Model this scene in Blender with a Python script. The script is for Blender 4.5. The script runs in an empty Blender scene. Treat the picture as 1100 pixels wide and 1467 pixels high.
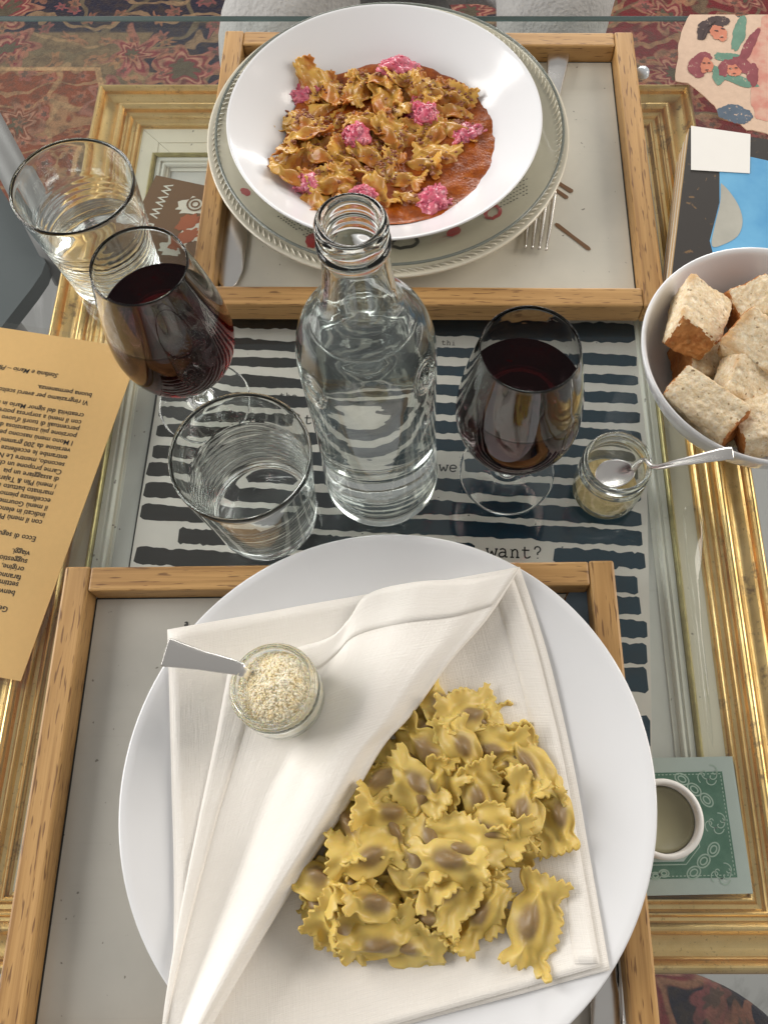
import bpy, bmesh, math, random
from mathutils import Vector, Matrix, noise
R = math.radians
sc = bpy.context.scene
col = sc.collection

# ------------------------------------------------------------------ camera
F, CX, CY, H, TILT = 1232.0, 615.0, 720.0, 0.5245, R(22.88)      # pixels of the 1100x1467 photograph, metres
cd = bpy.data.cameras.new('camera')
cam = bpy.data.objects.new('camera', cd); col.objects.link(cam)
cam.location = (0, 0, H); cam.rotation_euler = (TILT, 0, 0)
cd.sensor_fit = 'VERTICAL'; cd.sensor_height = 36.0; cd.sensor_width = 27.0
cd.lens = 36.0 * F / 1467.0
cd.shift_x = -(CX - 550.0) / 1467.0
cd.shift_y = (CY - 733.5) / 1467.0
cd.clip_start = 0.01; cd.clip_end = 100
sc.camera = cam

# ------------------------------------------------------------------ light of the room
w = bpy.data.worlds.new('World'); sc.world = w; w.use_nodes = True
wb = w.node_tree.nodes['Background']; wb.inputs[0].default_value = (1.0, 0.975, 0.94, 1); wb.inputs[1].default_value = 0.33
def area(name, loc, target, sx, sy, power, colour):
    d = bpy.data.lights.new(name, 'AREA'); d.shape = 'RECTANGLE'; d.size = sx; d.size_y = sy
    d.energy = power; d.color = colour
    o = bpy.data.objects.new(name, d); col.objects.link(o); o.location = loc
    o.rotation_euler = (Vector(target) - Vector(loc)).to_track_quat('-Z', 'Y').to_euler()
area('window_light', (-2.2, 0.65, 1.05), (0, .25, 0), 2.0, 1.5, 66, (1.0, .97, .93))
area('second_window_light', (2.3, 0.8, 1.15), (0, .2, 0), 1.5, 1.4, 44, (1.0, .92, .82))
area('far_window_light', (0.2, 3.6, 1.0), (0, .25, 0), 2.4, .9, 70, (1.0, .98, .95))
sc.view_settings.view_transform = 'Standard'; sc.view_settings.look = 'None'
sc.view_settings.exposure = 0.06; sc.view_settings.gamma = 1.0
sc.render.engine = 'CYCLES'
cy = sc.cycles
cy.max_bounces = 24; cy.transmission_bounces = 20; cy.transparent_max_bounces = 24; cy.glossy_bounces = 8; cy.diffuse_bounces = 4
cy.caustics_refractive = True; cy.caustics_reflective = True; cy.blur_glossy = 0.3
cy.sample_clamp_indirect = 6.0; cy.use_denoising = True
try: cy.denoiser = 'OPENIMAGEDENOISE'
except Exception: pass

# ------------------------------------------------------------------ helpers
_c, _s = math.cos(TILT), math.sin(TILT)
def P(u, v, z=0.0):
    """photo pixel -> the point of that sight line at height z (the table, tray or plate it touches)"""
    q = CY - v; dx = u - CX; dy = q * _c + F * _s; dz = q * _s - F * _c
    t = (H - z) / (-dz)
    return Vector((dx * t, dy * t, z))

def tag(o, label=None, cat=None, group=None, kind=None):
    if label: o['label'] = label
    if cat: o['category'] = cat
    if group: o['group'] = group
    if kind: o['kind'] = kind
    return o
def empty(name, loc=(0, 0, 0), rz=0.0):
    o = bpy.data.objects.new(name, None); col.objects.link(o); o.location = loc; o.rotation_euler = (0, 0, rz)
    o.empty_display_size = .02
    return o
def mobj(name, me, mat, parent=None, smooth=False):
    o = bpy.data.objects.new(name, me); col.objects.link(o)
    if mat is not None and len(me.materials) == 0: me.materials.append(mat)
    if parent is not None: o.parent = parent
    if smooth: me.polygons.foreach_set('use_smooth', [True] * len(me.polygons))
    return o
def pyd(name, verts, faces, mat, parent=None, smooth=False):
    me = bpy.data.meshes.new(name); me.from_pydata([tuple(v) for v in verts], [], faces); me.update()
    return mobj(name, me, mat, parent, smooth)
def frombm(name, bm, mat, parent=None, smooth=False):
    me = bpy.data.meshes.new(name); bm.normal_update(); bm.to_mesh(me); bm.free()
    return mobj(name, me, mat, parent, smooth)
def box_bm(x0, x1, y0, y1, z0, z1, bev=0.0, seg=2):
    bm = bmesh.new(); bmesh.ops.create_cube(bm, size=1)
    for v in bm.verts:
        v.co = Vector(((x0 + x1) / 2 + v.co.x * (x1 - x0), (y0 + y1) / 2 + v.co.y * (y1 - y0), (z0 + z1) / 2 + v.co.z * (z1 - z0)))
    if bev: bmesh.ops.bevel(bm, geom=bm.edges[:], offset=bev, segments=seg, affect='EDGES', profile=.5)
    return bm
def crom(pts, n=6):
    """Catmull-Rom through 2-D or 3-D points"""
    pts = [Vector(p) for p in pts]; out = []
    for i in range(len(pts) - 1):
        p0 = pts[max(i - 1, 0)]; p1 = pts[i]; p2 = pts[i + 1]; p3 = pts[min(i + 2, len(pts) - 1)]
        for k in range(n):
            t = k / n
            out.append(.5 * ((2 * p1) + (p2 - p0) * t + (2 * p0 - 5 * p1 + 4 * p2 - p3) * t * t + (3 * p1 - p0 - 3 * p2 + p3) * t ** 3))
    out.append(pts[-1]); return out
def lathe(prof, seg=72):
    """closed or open profile (r, z); points with r<1e-6 become poles"""
    vs, fs, rows = [], [], []
    for p in prof:
        r, z = p[0], p[1]
        if r < 1e-6:
            rows.append([len(vs)]); vs.append((0, 0, z))
        else:
            rows.append(list(range(len(vs), len(vs) + seg)))
            for k in range(seg):
                a = 2 * math.pi * k / seg; vs.append((r * math.cos(a), r * math.sin(a), z))
    for a, b in zip(rows, rows[1:]):
        for k in range(seg):
            k2 = (k + 1) % seg
            if len(a) == 1 and len(b) == 1: continue
            if len(a) == 1: fs.append((a[0], b[k2], b[k]))
            elif len(b) == 1: fs.append((a[k], a[k2], b[0]))
            else: fs.append((a[k], a[k2], b[k2], b[k]))
    return vs, fs
def fixn(o):
    bm = bmesh.new(); bm.from_mesh(o.data); bmesh.ops.recalc_face_normals(bm, faces=bm.faces[:]); bm.to_mesh(o.data); bm.free()
    return o
def latheobj(name, prof, mat, parent, seg=72):
    v, f = lathe(prof, seg); return fixn(pyd(name, v, f, mat, parent, True))
def sweep(name, path, widths, thick, mat, parent, up=(0, 0, 1), crown=0.3, smooth=True):
    """flat bar along a 3-D path: rounded-rectangle section of given widths and thickness"""
    vs, fs = [], []; n = len(path)
    prof = [(-.5, 0), (-.46, .34), (-.3, .5), (0, .5 + crown), (.3, .5), (.46, .34), (.5, 0), (.46, -.34), (.3, -.5), (0, -.5), (-.3, -.5), (-.46, -.34)]
    for i, p in enumerate(path):
        t = (Vector(path[min(i + 1, n - 1)]) - Vector(path[max(i - 1, 0)])).normalized()
        sd = t.cross(Vector(up)).normalized(); nn = sd.cross(t).normalized()
        th = thick[i] if isinstance(thick, (list, tuple)) else thick
        for a, b in prof: vs.append(Vector(p) + sd * (a * widths[i]) + nn * (b * th))
    m = len(prof)
    for i in range(n - 1):
        for k in range(m):
            fs.append((i * m + k, i * m + (k + 1) % m, (i + 1) * m + (k + 1) % m, (i + 1) * m + k))
    fs.append(tuple(range(m))[::-1]); fs.append(tuple(range((n - 1) * m, n * m)))
    return fixn(pyd(name, vs, fs, mat, parent, smooth))
def tube_data(path, rad, seg=8, vs=None, fs=None):
    vs = [] if vs is None else vs; fs = [] if fs is None else fs; b0 = len(vs); n = len(path)
    ref = Vector((.31, .17, .93))
    for i, p in enumerate(path):
        t = (Vector(path[min(i + 1, n - 1)]) - Vector(path[max(i - 1, 0)])).normalized()
        a = t.cross(ref).normalized(); b = t.cross(a)
        r = rad[i] if isinstance(rad, (list, tuple)) else rad
        for k in range(seg):
            an = 2 * math.pi * k / seg; vs.append(Vector(p) + a * (r * math.cos(an)) + b * (r * math.sin(an)))
    for i in range(n - 1):
        for k in range(seg):
            fs.append((b0 + i * seg + k, b0 + i * seg + (k + 1) % seg, b0 + (i + 1) * seg + (k + 1) % seg, b0 + (i + 1) * seg + k))
    fs.append(tuple(range(b0, b0 + seg))); fs.append(tuple(range(b0 + (n - 1) * seg, b0 + n * seg)))
    return vs, fs
def ribbon(vs, fs, path, width, z=None):
    """flat stroke in the table plane; width number or list"""
    b0 = len(vs); n = len(path)
    for i, p in enumerate(path):
        p = Vector(p); t = Vector(path[min(i + 1, n - 1)]) - Vector(path[max(i - 1, 0)])
        t.z = 0; t.normalize(); s = Vector((-t.y, t.x, 0)); wd = width[i] if isinstance(width, (list, tuple)) else width
        vs += [p + s * wd / 2, p - s * wd / 2]
    for i in range(n - 1): fs.append((b0 + 2 * i, b0 + 2 * i + 1, b0 + 2 * i + 3, b0 + 2 * i + 2))
def slab(name, pts, z0, z1, mat, parent, smooth=False):
    """flat sheet with thickness: outline points (x, y) counter-clockwise"""
    n = len(pts); vs = [(p[0], p[1], z1) for p in pts] + [(p[0], p[1], z0) for p in pts]
    fs = [tuple(range(n)), tuple(range(2 * n - 1, n - 1, -1))] + [(i, n + i, n + (i + 1) % n, (i + 1) % n) for i in range(n)]
    return fixn(pyd(name, vs, fs, mat, parent, smooth))
def textmesh(items, font_size, shear=0.0, spacing=1.0):
    """items: (string, origin, xdir, ydir) -> verts, faces lying in those directions"""
    cu = bpy.data.curves.new('txt', 'FONT'); cu.size = font_size; cu.resolution_u = 2; cu.shear = shear; cu.offset = font_size * .012; cu.space_character = spacing
    ob = bpy.data.objects.new('txt', cu); col.objects.link(ob); vs, fs = [], []
    for s, o, xd, yd in items:
        cu.body = s; bpy.context.view_layer.update()
        dg = bpy.context.evaluated_depsgraph_get(); me = bpy.data.meshes.new_from_object(ob.evaluated_get(dg))
        b0 = len(vs)
        for v in me.vertices: vs.append(Vector(o) + Vector(xd) * v.co.x + Vector(yd) * v.co.y)
        for p in me.polygons: fs.append(tuple(b0 + i for i in p.vertices))
        bpy.data.meshes.remove(me)
    bpy.data.objects.remove(ob); bpy.data.curves.remove(cu)
    return vs, fs

# ------------------------------------------------------------------ materials
class N:
    def __init__(s, name):
        s.m = bpy.data.materials.new(name); s.m.use_nodes = True; s.t = s.m.node_tree; s.t.nodes.clear()
        s.out = s.t.nodes.new('ShaderNodeOutputMaterial'); s.tc = s.t.nodes.new('ShaderNodeTexCoord')
    def n(s, typ, _p=None, **inp):
        nd = s.t.nodes.new('ShaderNode' + typ)
        for k, v in (_p or {}).items(): setattr(nd, k, v)
        for k, v in inp.items():
            k2 = k.replace('_', ' ')
            sock = nd.inputs[int(k[1:])] if k[0] == 'i' and k[1:].isdigit() else nd.inputs[k2]
            s.set(sock, v)
        return nd
    def set(s, sock, v):
        if isinstance(v, bpy.types.NodeSocket): s.t.links.new(v, sock)
        elif isinstance(v, bpy.types.Node): s.t.links.new(v.outputs[0], sock)
        elif isinstance(v, (tuple, list)) and len(v) == 3 and sock.type == 'RGBA': sock.default_value = (*v, 1)
        else: sock.default_value = v
    def math(s, op, a, b=0.0, c=0.0, clamp=False):
        nd = s.t.nodes.new('ShaderNodeMath'); nd.operation = op; nd.use_clamp = clamp
        for i, v in enumerate((a, b, c)): s.set(nd.inputs[i], v)
        return nd.outputs[0]
    def mix(s, f, a, b, mode='MIX'):
        nd = s.t.nodes.new('ShaderNodeMix'); nd.data_type = 'RGBA'; nd.blend_type = mode
        s.set(nd.inputs[0], f); s.set(nd.inputs[6], a); s.set(nd.inputs[7], b); return nd.outputs[2]
    def step(s, v, lo, hi):
        nd = s.t.nodes.new('ShaderNodeMapRange'); nd.interpolation_type = 'SMOOTHSTEP'
        s.set(nd.inputs[0], v); nd.inputs[1].default_value = lo; nd.inputs[2].default_value = hi; return nd.outputs[0]
    def noise(s, scale, detail=3, rough=.55, vec=None, out=0, dist=0.0):
        nd = s.n('TexNoise', Scale=scale, Detail=detail, Roughness=rough, Distortion=dist)
        s.set(nd.inputs['Vector'], vec if vec is not None else s.tc.outputs['Object']); return nd.outputs[out]
    def mapping(s, scale=(1, 1, 1), loc=(0, 0, 0), rot=(0, 0, 0), vec=None):
        nd = s.t.nodes.new('ShaderNodeMapping'); nd.inputs['Scale'].default_value = scale; nd.inputs['Location'].default_value = loc
        nd.inputs['Rotation'].default_value = rot; s.set(nd.inputs['Vector'], vec if vec is not None else s.tc.outputs['Object']); return nd.outputs[0]
    def bump(s, h, strength=.3, dist=.001, normal=None):
        nd = s.n('Bump', Strength=strength, Distance=dist, Height=h)
        if normal is not None: s.set(nd.inputs['Normal'], normal)
        return nd.outputs[0]
    def bsdf(s, **kw):
        p = s.n('BsdfPrincipled', None, **kw); s.t.links.new(p.outputs[0], s.out.inputs[0]); return s.m
def plain(name, c, rough=.5, spec=.5, metal=0.0, coat=0.0, var=.06, nscale=60, bump=0.0):
    k = N(name); f = k.noise(nscale)
    base = k.mix(f, tuple(x * (1 - var) for x in c), tuple(min(1, x * (1 + var)) for x in c))
    kw = dict(Base_Color=base, Roughness=k.math('ADD', rough - .05, k.math('MULTIPLY', k.noise(nscale * 1.7), .1)), Metallic=metal, Specular_IOR_Level=spec, Coat_Weight=coat, Coat_Roughness=.08)
    if bump: kw['Normal'] = k.bump(k.noise(nscale * 4), bump, .0006)
    return k.bsdf(**kw)
def wood_mat():
    k = N('beech_wood')
    v = k.mapping((3.0, 70, 70)); v2 = k.mapping((5, 260, 260))
    n1 = k.noise(1.0, 4, .6, v, dist=.6); n2 = k.noise(1.0, 3, .6, v2); n3 = k.noise(9, 3)
    base = k.mix(k.step(n1, .3, .72), (.52, .305, .115), (.38, .205, .068))
    base = k.mix(k.math('MULTIPLY', k.step(n2, .46, .66), .55), base, (.25, .12, .036))
    base = k.mix(k.math('MULTIPLY', k.step(n3, .5, .7), .35), base, (.58, .36, .15))
    fl = k.noise(1.0, 1, .5, k.mapping((70, 650, 650))); base = k.mix(k.math('MULTIPLY', k.step(fl, .60, .70), .75), base, (.12, .05, .02))
    return k.bsdf(Base_Color=base, Roughness=k.math('ADD', .38, k.math('MULTIPLY', n1, .2)), Specular_IOR_Level=.45,
                  Normal=k.bump(n2, .25, .0005))
def gold_mat():
    k = N('gilded_moulding'); g = k.noise(26, 5, .65); f = k.noise(1, 3, .6, k.mapping((40, 40, 900)))
    fine = k.noise(420, 2)
    base = k.mix(k.step(g, .35, .7), (.88, .62, .29), (.68, .44, .17))
    base = k.mix(k.math('MULTIPLY', k.step(k.noise(60, 4, .7), .58, .72), .75), base, (.16, .075, .03))
    base = k.mix(k.math('MULTIPLY', k.step(fine, .62, .75), .5), base, (.25, .12, .05))
    return k.bsdf(Base_Color=base, Metallic=k.math('SUBTRACT', 1.0, k.math('MULTIPLY', k.step(k.noise(60, 4, .7), .58, .72), .6)),
                  Roughness=k.math('ADD', .22, k.math('MULTIPLY', g, .25)), Normal=k.bump(k.math('ADD', g, k.math('MULTIPLY', fine, .4)), .25, .0006))
def glass_mat(name='clear_glass', c=(.985, .995, .99), ior=1.5, rough=0.0):
    k = N(name); wob = k.noise(45, 2)
    g = k.n('BsdfGlass', None, Color=c, Roughness=rough, IOR=ior, Normal=k.bump(wob, .06, .002))
    k.t.links.new(g.outputs[0], k.out.inputs[0]); return k.m
def pane_mat(name='table_glass', tint=(.965, .985, .975), refl=1.0, smudge=.0):
    """flat pane: clear transmission plus a Fresnel reflection"""
    k = N(name); fc = k.n('LayerWeight', Blend=.5); fr = k.math('ADD', .04, k.math('MULTIPLY', k.math('POWER', fc.outputs['Facing'], 5.0), .9)); tr = k.n('BsdfTransparent', Color=tint)
    gl = k.n('BsdfGlossy', Roughness=k.math('ADD', .01, k.math('MULTIPLY', k.noise(18, 4), smudge)), Color=(1, 1, 1))
    mx = k.n('MixShader'); k.set(mx.inputs[0], k.math('MULTIPLY', fr, refl)); k.t.links.new(tr.outputs[0], mx.inputs[1]); k.t.links.new(gl.outputs[0], mx.inputs[2])
    k.t.links.new(mx.outputs[0], k.out.inputs[0]); return k.m
def liquid_mat(name, c, ior, dens=0.0, vc=(1, 1, 1)):
    k = N(name); g = k.n('BsdfGlass', None, Color=c, Roughness=0.0, IOR=ior); k.t.links.new(g.outputs[0], k.out.inputs[0])
    if dens:
        a = k.n('VolumeAbsorption', Color=vc, Density=dens); k.t.links.new(a.outputs[0], k.out.inputs[1])
    return k.m
def cloth_mat():
    k = N('linen_weave'); uv = k.tc.outputs['UV']
    a = k.n('TexWave', {'wave_type': 'BANDS', 'bands_direction': 'X'}, Scale=42.0, Distortion=1.2, Detail=1.0, Detail_Scale=3.0); k.set(a.inputs['Vector'], uv)
    b = k.n('TexWave', {'wave_type': 'BANDS', 'bands_direction': 'Y'}, Scale=42.0, Distortion=1.2, Detail=1.0, Detail_Scale=3.0); k.set(b.inputs['Vector'], uv)
    sl = k.noise(1, 2, .5, k.mapping((9, 110, 1), vec=uv)); sl2 = k.noise(1, 2, .5, k.mapping((110, 9, 1), vec=uv))
    h = k.math('ADD', k.math('MULTIPLY', k.math('ADD', a.outputs[1], b.outputs[1]), .22), k.math('MULTIPLY', k.math('ADD', sl, sl2), 1.5))
    big = k.noise(16, 3)
    base = k.mix(big, (.83, .79, .73), (.87, .835, .785)); base = k.mix(k.math('MULTIPLY', k.step(k.math('ADD', sl, sl2), 1.0, 1.35), .25), base, (.92, .90, .86))
    h2 = k.math('ADD', k.math('MULTIPLY', h, .25), k.math('MULTIPLY', big, 2.2))
    return k.bsdf(Base_Color=base, Roughness=.9, Specular_IOR_Level=.15, Sheen_Weight=.15, Normal=k.bump(h, .4, .0004, k.bump(big, .3, .005)))
def attr(k, name):
    nd = k.t.nodes.new('ShaderNodeAttribute'); nd.attribute_name = name; return nd.outputs['Fac']
def pasta_mat(name, sauced):
    k = N(name); fill = attr(k, 'filling'); n1 = k.noise(70, 4); n2 = k.noise(300, 3)
    oi = k.n('ObjectInfo')
    base = k.mix(n1, (.66, .485, .125), (.74, .575, .20))
    base = k.mix(k.math('MULTIPLY', oi.outputs['Random'], .5), base, (.58, .40, .075))
    fm = k.math('MULTIPLY', k.step(k.math('ADD', fill, k.math('MULTIPLY', k.math('SUBTRACT', n1, .5), .7)), .10, .80), .85)
    base = k.mix(fm, base, k.mix(n2, (.15, .085, .045), (.24, .15, .085)))
    rough = .30
    if sauced:
        s1 = k.noise(45, 5, .65, k.mapping((1, 1, 1), vec=k.tc.outputs['Object']))
        base = k.mix(k.math('ADD', .25, k.math('MULTIPLY', n1, .6)), base, (.56, .25, .035))
        base = k.mix(k.math('MULTIPLY', k.step(s1, .46, .62), .9), base, k.mix(n2, (.34, .075, .008), (.48, .16, .025))); rough = .16; base = k.mix(.12, base, (.62, .30, .05))
    return k.bsdf(Base_Color=base, Roughness=k.math('ADD', rough, k.math('MULTIPLY', n1, .2)), Specular_IOR_Level=.4, Subsurface_Weight=.3,
                  Subsurface_Radius=(.004, .002, .0006), Subsurface_Scale=.6, Normal=k.bump(k.math('ADD', n1, k.math('MULTIPLY', n2, .5)), .3, .0012))
def rug_mat():
    k = N('persian_rug'); P0 = k.tc.outputs['Object']
    wv = k.n('VectorMath', {'operation': 'ADD'}); k.set(wv.inputs[0], P0)
    nz = k.n('TexNoise', Scale=9.0, Detail=2.0); k.set(nz.inputs['Vector'], P0)
    sc_ = k.n('VectorMath', {'operation': 'SCALE'}); k.set(sc_.inputs[0], nz.outputs[1]); sc_.inputs[3].default_value = .11
    k.set(wv.inputs[1], sc_.outputs[0]); W_ = wv.outputs[0]
    sep = k.n('SeparateXYZ'); k.set(sep.inputs[0], P0); X, Y = sep.outputs[0], sep.outputs[1]
    def flowers(scale, petals, seedloc):
        v = k.n('TexVoronoi', {'feature': 'F1', 'voronoi_dimensions': '2D'}, Scale=scale, Randomness=.85)
        mp = k.mapping((1, 1, 1), seedloc, vec=W_); k.set(v.inputs['Vector'], mp)
        d = k.n('VectorMath', {'operation': 'SUBTRACT'}); k.set(d.inputs[0], mp); k.set(d.inputs[1], v.outputs['Position'])
        sp = k.n('SeparateXYZ'); k.set(sp.inputs[0], d.outputs[0])
        ang = k.math('ARCTAN2', sp.outputs[1], sp.outputs[0]); pet = k.math('ADD', 1.0, k.math('MULTIPLY', k.math('COSINE', k.math('MULTIPLY', ang, petals)), .26))
        return k.math('DIVIDE', v.outputs['Distance'], pet), v.outputs['Color']
    f1, c1 = flowers(6.0, 7.0, (0, 0, 0)); f2, c2 = flowers(17.0, 6.0, (.3, .7, 0))
    ve = k.n('TexVoronoi', {'feature': 'DISTANCE_TO_EDGE', 'voronoi_dimensions': '2D'}, Scale=7.0); k.set(ve.inputs['Vector'], k.mapping((1, 1, 1), (.13, .4, 0), vec=W_))
    vine = k.math('SUBTRACT', 1.0, k.step(ve.outputs['Distance'], .02, .045))
    vw = k.n('TexWave', {'wave_type': 'RINGS'}, Scale=5.0, Distortion=9.0, Detail=2.0, Detail_Scale=1.6); k.set(vw.inputs['Vector'], W_)
    scroll = k.step(vw.outputs[1], .86, .94)
    # fields: ornamental zones of the carpet
    dx = k.math('ABSOLUTE', k.math('ADD', X, .98)); dy = k.math('ABSOLUTE', k.math('SUBTRACT', Y, 1.13))
    dm = k.math('MAXIMUM', dx, k.math('MULTIPLY', dy, .95)); dm = k.math('ADD', dm, k.math('MULTIPLY', k.math('SINE', k.math('MULTIPLY', Y, 22.0)), .015))
    inner = k.math('SUBTRACT', 1.0, k.step(dm, .330, .336)); band = k.math('SUBTRACT', 1.0, k.step(dm, .415, .42))
    right = k.step(k.math('ADD', X, k.math('MULTIPLY', k.noise(3), .2)), .34, .36)
    base = k.mix(right, (.018, .016, .033), (.17, .018, .022))
    base = k.mix(band, base, (.20, .135, .075)); base = k.mix(inner, base, (.235, .062, .028))
    ol = k.math('MULTIPLY', k.step(dm, .322, .326), k.math('SUBTRACT', 1.0, k.step(dm, .333, .338)))
    base = k.mix(k.math('MULTIPLY', vine, .85), base, k.mix(inner, (.16, .12, .07), (.42, .24, .12)))
    base = k.mix(k.math('MULTIPLY', scroll, .6), base, (.40, .25, .13))
    petal = k.math('SUBTRACT', 1.0, k.step(f1, .32, .36)); rim = k.math('MULTIPLY', petal, k.step(f1, .25, .29)); core = k.math('SUBTRACT', 1.0, k.step(f1, .10, .13))
    pc = k.mix(inner, (.20, .035, .04), (.20, .06, .03))
    base = k.mix(petal, base, pc); base = k.mix(k.math('MULTIPLY', rim, .75), base, k.mix(c1, (.36, .20, .11), (.34, .13, .11))); base = k.mix(core, base, (.10, .08, .05))
    ring = k.math('MULTIPLY', k.step(f1, .15, .18), k.math('SUBTRACT', 1.0, k.step(f1, .20, .23))); base = k.mix(k.math('MULTIPLY', ring, .8), base, (.46, .24, .16))
    s2 = k.math('SUBTRACT', 1.0, k.step(f2, .22, .27)); s2c = k.math('SUBTRACT', 1.0, k.step(f2, .08, .12))
    base = k.mix(k.math('MULTIPLY', s2, .6), base, k.mix(c2, (.40, .20, .09), (.36, .09, .10))); base = k.mix(k.math('MULTIPLY', s2c, .7), base, (.06, .06, .05))
    base = k.mix(ol, base, (.50, .30, .15))
    blot = k.noise(46, 4, .7); base = k.mix(k.math('MULTIPLY', k.step(blot, .42, .66), .55), base, (.07, .045, .03)); kn = k.noise(300, 2); base = k.mix(k.math('ADD', .2, k.math('MULTIPLY', kn, .8)), base, k.mix(.55, base, (.0, .0, .0)), 'MIX')
    return k.bsdf(Base_Color=base, Roughness=.95, Specular_IOR_Level=.1, Sheen_Weight=.1, Normal=k.bump(kn, .6, .003))

M = {}
M['wood'] = wood_mat(); M['gold'] = gold_mat(); M['glass'] = glass_mat(); M['pane'] = pane_mat(); M['cloth'] = cloth_mat(); M['rug'] = rug_mat()
M['bottle_glass'] = glass_mat('bottle_glass', (.975, .985, .98)); M['clear_reflection'] = pane_mat('clear_reflection', (.95, .955, .95), 1.0, .1)
M['pane_edge'] = N('glass_edge').bsdf(Base_Color=(.10, .19, .19), Roughness=.12, Specular_IOR_Level=.6, Transmission_Weight=.35, IOR=1.5)
M['porcelain'] = plain('white_porcelain', (.755, .76, .775), .16, .5, coat=.15, var=.012, nscale=30)
M['cream_porcelain'] = plain('cream_porcelain', (.65, .605, .49), .22, .5, coat=.2, var=.03)
M['steel'] = plain('brushed_steel', (.78, .76, .73), .25, .5, metal=1.0, var=.05, nscale=25)
M['water'] = liquid_mat('water', (1, 1, 1), 1.33)
M['wine'] = liquid_mat('red_wine', (.97, .62, .66), 1.345, 125.0, (.55, .035, .07))
M['pasta'] = pasta_mat('egg_pasta', False); M['pasta_sauced'] = pasta_mat('egg_pasta_in_sauce', True)
def panel_mat(name, c1, c2, gloss=.12):
    k = N(name); n = k.noise(11, 5, .6); sp = k.noise(240, 1); scr = k.noise(1, 3, .6, k.mapping((5, 260, 1)))
    b = k.mix(k.step(n, .3, .75), c1, c2); b = k.mix(k.math('MULTIPLY', k.step(sp, .74, .79), .7), b, (.10, .08, .06))
    b = k.mix(k.math('MULTIPLY', k.step(scr, .6, .75), .12), b, (.32, .29, .24))
    return k.bsdf(Base_Color=b, Roughness=.45, Specular_IOR_Level=.35, Coat_Weight=.7, Coat_Roughness=gloss, Normal=k.bump(n, .1, .001))
M['tray_panel'] = panel_mat('tray_panel_paint', (.68, .645, .55), (.58, .555, .475))
M['tray_panel_grey'] = panel_mat('tray_panel_grey_paint', (.52, .50, .445), (.44, .425, .38))
M['grey_panel'] = panel_mat('grey_board', (.66, .65, .62), (.54, .535, .51), .3)
M['mat'] = panel_mat('cream_mat_board', (.74, .68, .55), (.66, .60, .49), .4)
M['white_mould'] = panel_mat('white_moulding_paint', (.76, .74, .67), (.64, .62, .55), .3)
M['greengold'] = plain('tarnished_gold_bead', (.42, .36, .16), .35, .5, metal=.6, var=.5, nscale=140)
M['black'] = plain('black_ink', (.016, .017, .019), .6, .3, var=.2)
def ink_mat():
    k = N('stripe_ink_with_reflection'); sep = k.n('SeparateXYZ'); k.set(sep.inputs[0], k.tc.outputs['Object'])
    f = k.step(k.math('ADD', sep.outputs[0], k.math('MULTIPLY', k.noise(14, 3), .12)), -.09, .10)
    b = k.mix(f, (.030, .027, .025), (.009, .036, .060)); b = k.mix(k.math('MULTIPLY', k.step(k.noise(30, 4), .5, .7), .4), b, (.026, .030, .034))  # navy ink; the grey-brown towards the left is a reflection painted into the colour
    return k.bsdf(Base_Color=b, Roughness=.6, Specular_IOR_Level=.1)
M['ink'] = ink_mat()
M['poster'] = plain('poster_paper', (.74, .69, .65), .7, .15, var=.10, nscale=45)
M['text'] = plain('printed_text', (.035, .028, .02), .7, .2)
M['kraft'] = plain('ochre_paper', (.70, .455, .185), .75, .25, var=.05, nscale=300)
M['laminate'] = pane_mat('laminate', (.97, .97, .96), .7, .25)
M['white_plastic'] = plain('white_plastic', (.78, .76, .72), .3, .5, var=.02)
M['red'] = plain('red_print', (.42, .035, .04), .4, .4); M['dark'] = plain('dark_print', (.03, .032, .03), .4, .4)
M['brown'] = plain('brown_print', (.17, .085, .035), .6, .3); M['offwhite'] = plain('white_print', (.70, .66, .58), .6, .3)
M['orange'] = plain('orange_print', (.38, .10, .035), .6, .3)

# ================================================================== the setting
FLOOR = -0.73
k = N('pale_floor'); vn = k.noise(5, 6, .65, dist=1.2)
M['floor'] = k.bsdf(Base_Color=k.mix(k.step(vn, .46, .54), (.21, .205, .205), (.28, .275, .275)), Roughness=.3, Specular_IOR_Level=.4)
o = frombm('floor', box_bm(-4, 4, -3, 5, FLOOR - .05, FLOOR), M['floor']); tag(o, kind='structure')
rug = frombm('rug', box_bm(-1.5, 1.6, 1.0, 2.8, FLOOR + .0005, FLOOR + .009, .003), M['rug'])
tag(rug, 'red and navy floral carpet lying on the floor under the glass table', 'rug')

# ---- glass table
GB = -.006
table = empty('glass_table', (0, .25, FLOOR)); tag(table, 'glass topped table carrying the trays, glasses and bottle', 'table')
inv = Matrix.Translation((0, -.25, -FLOOR))
def tpart(name, bm, mat):
    bm.transform(inv); return frombm(name, bm, mat, table)
bm = box_bm(-.62, .62, -.42, .6814, GB, 0.0, .0012, 2)
g = tpart('glass_top', bm, M['pane']); g.data.materials.append(M['pane_edge'])
for p in g.data.polygons:
    if abs(p.normal.z) < .9: p.material_index = 1
tpart('support_board', box_bm(-.262, .202, -.037, .592, -.052, -.034, .002), M['dark'])
tpart('column', box_bm(-.08, .02, .2, .3, FLOOR + .0165, -.052, .01), M['dark'])
tpart('foot_plate', box_bm(-.23, .17, .05, .45, FLOOR + .0005, FLOOR + .0165, .004), M['dark'])

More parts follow.
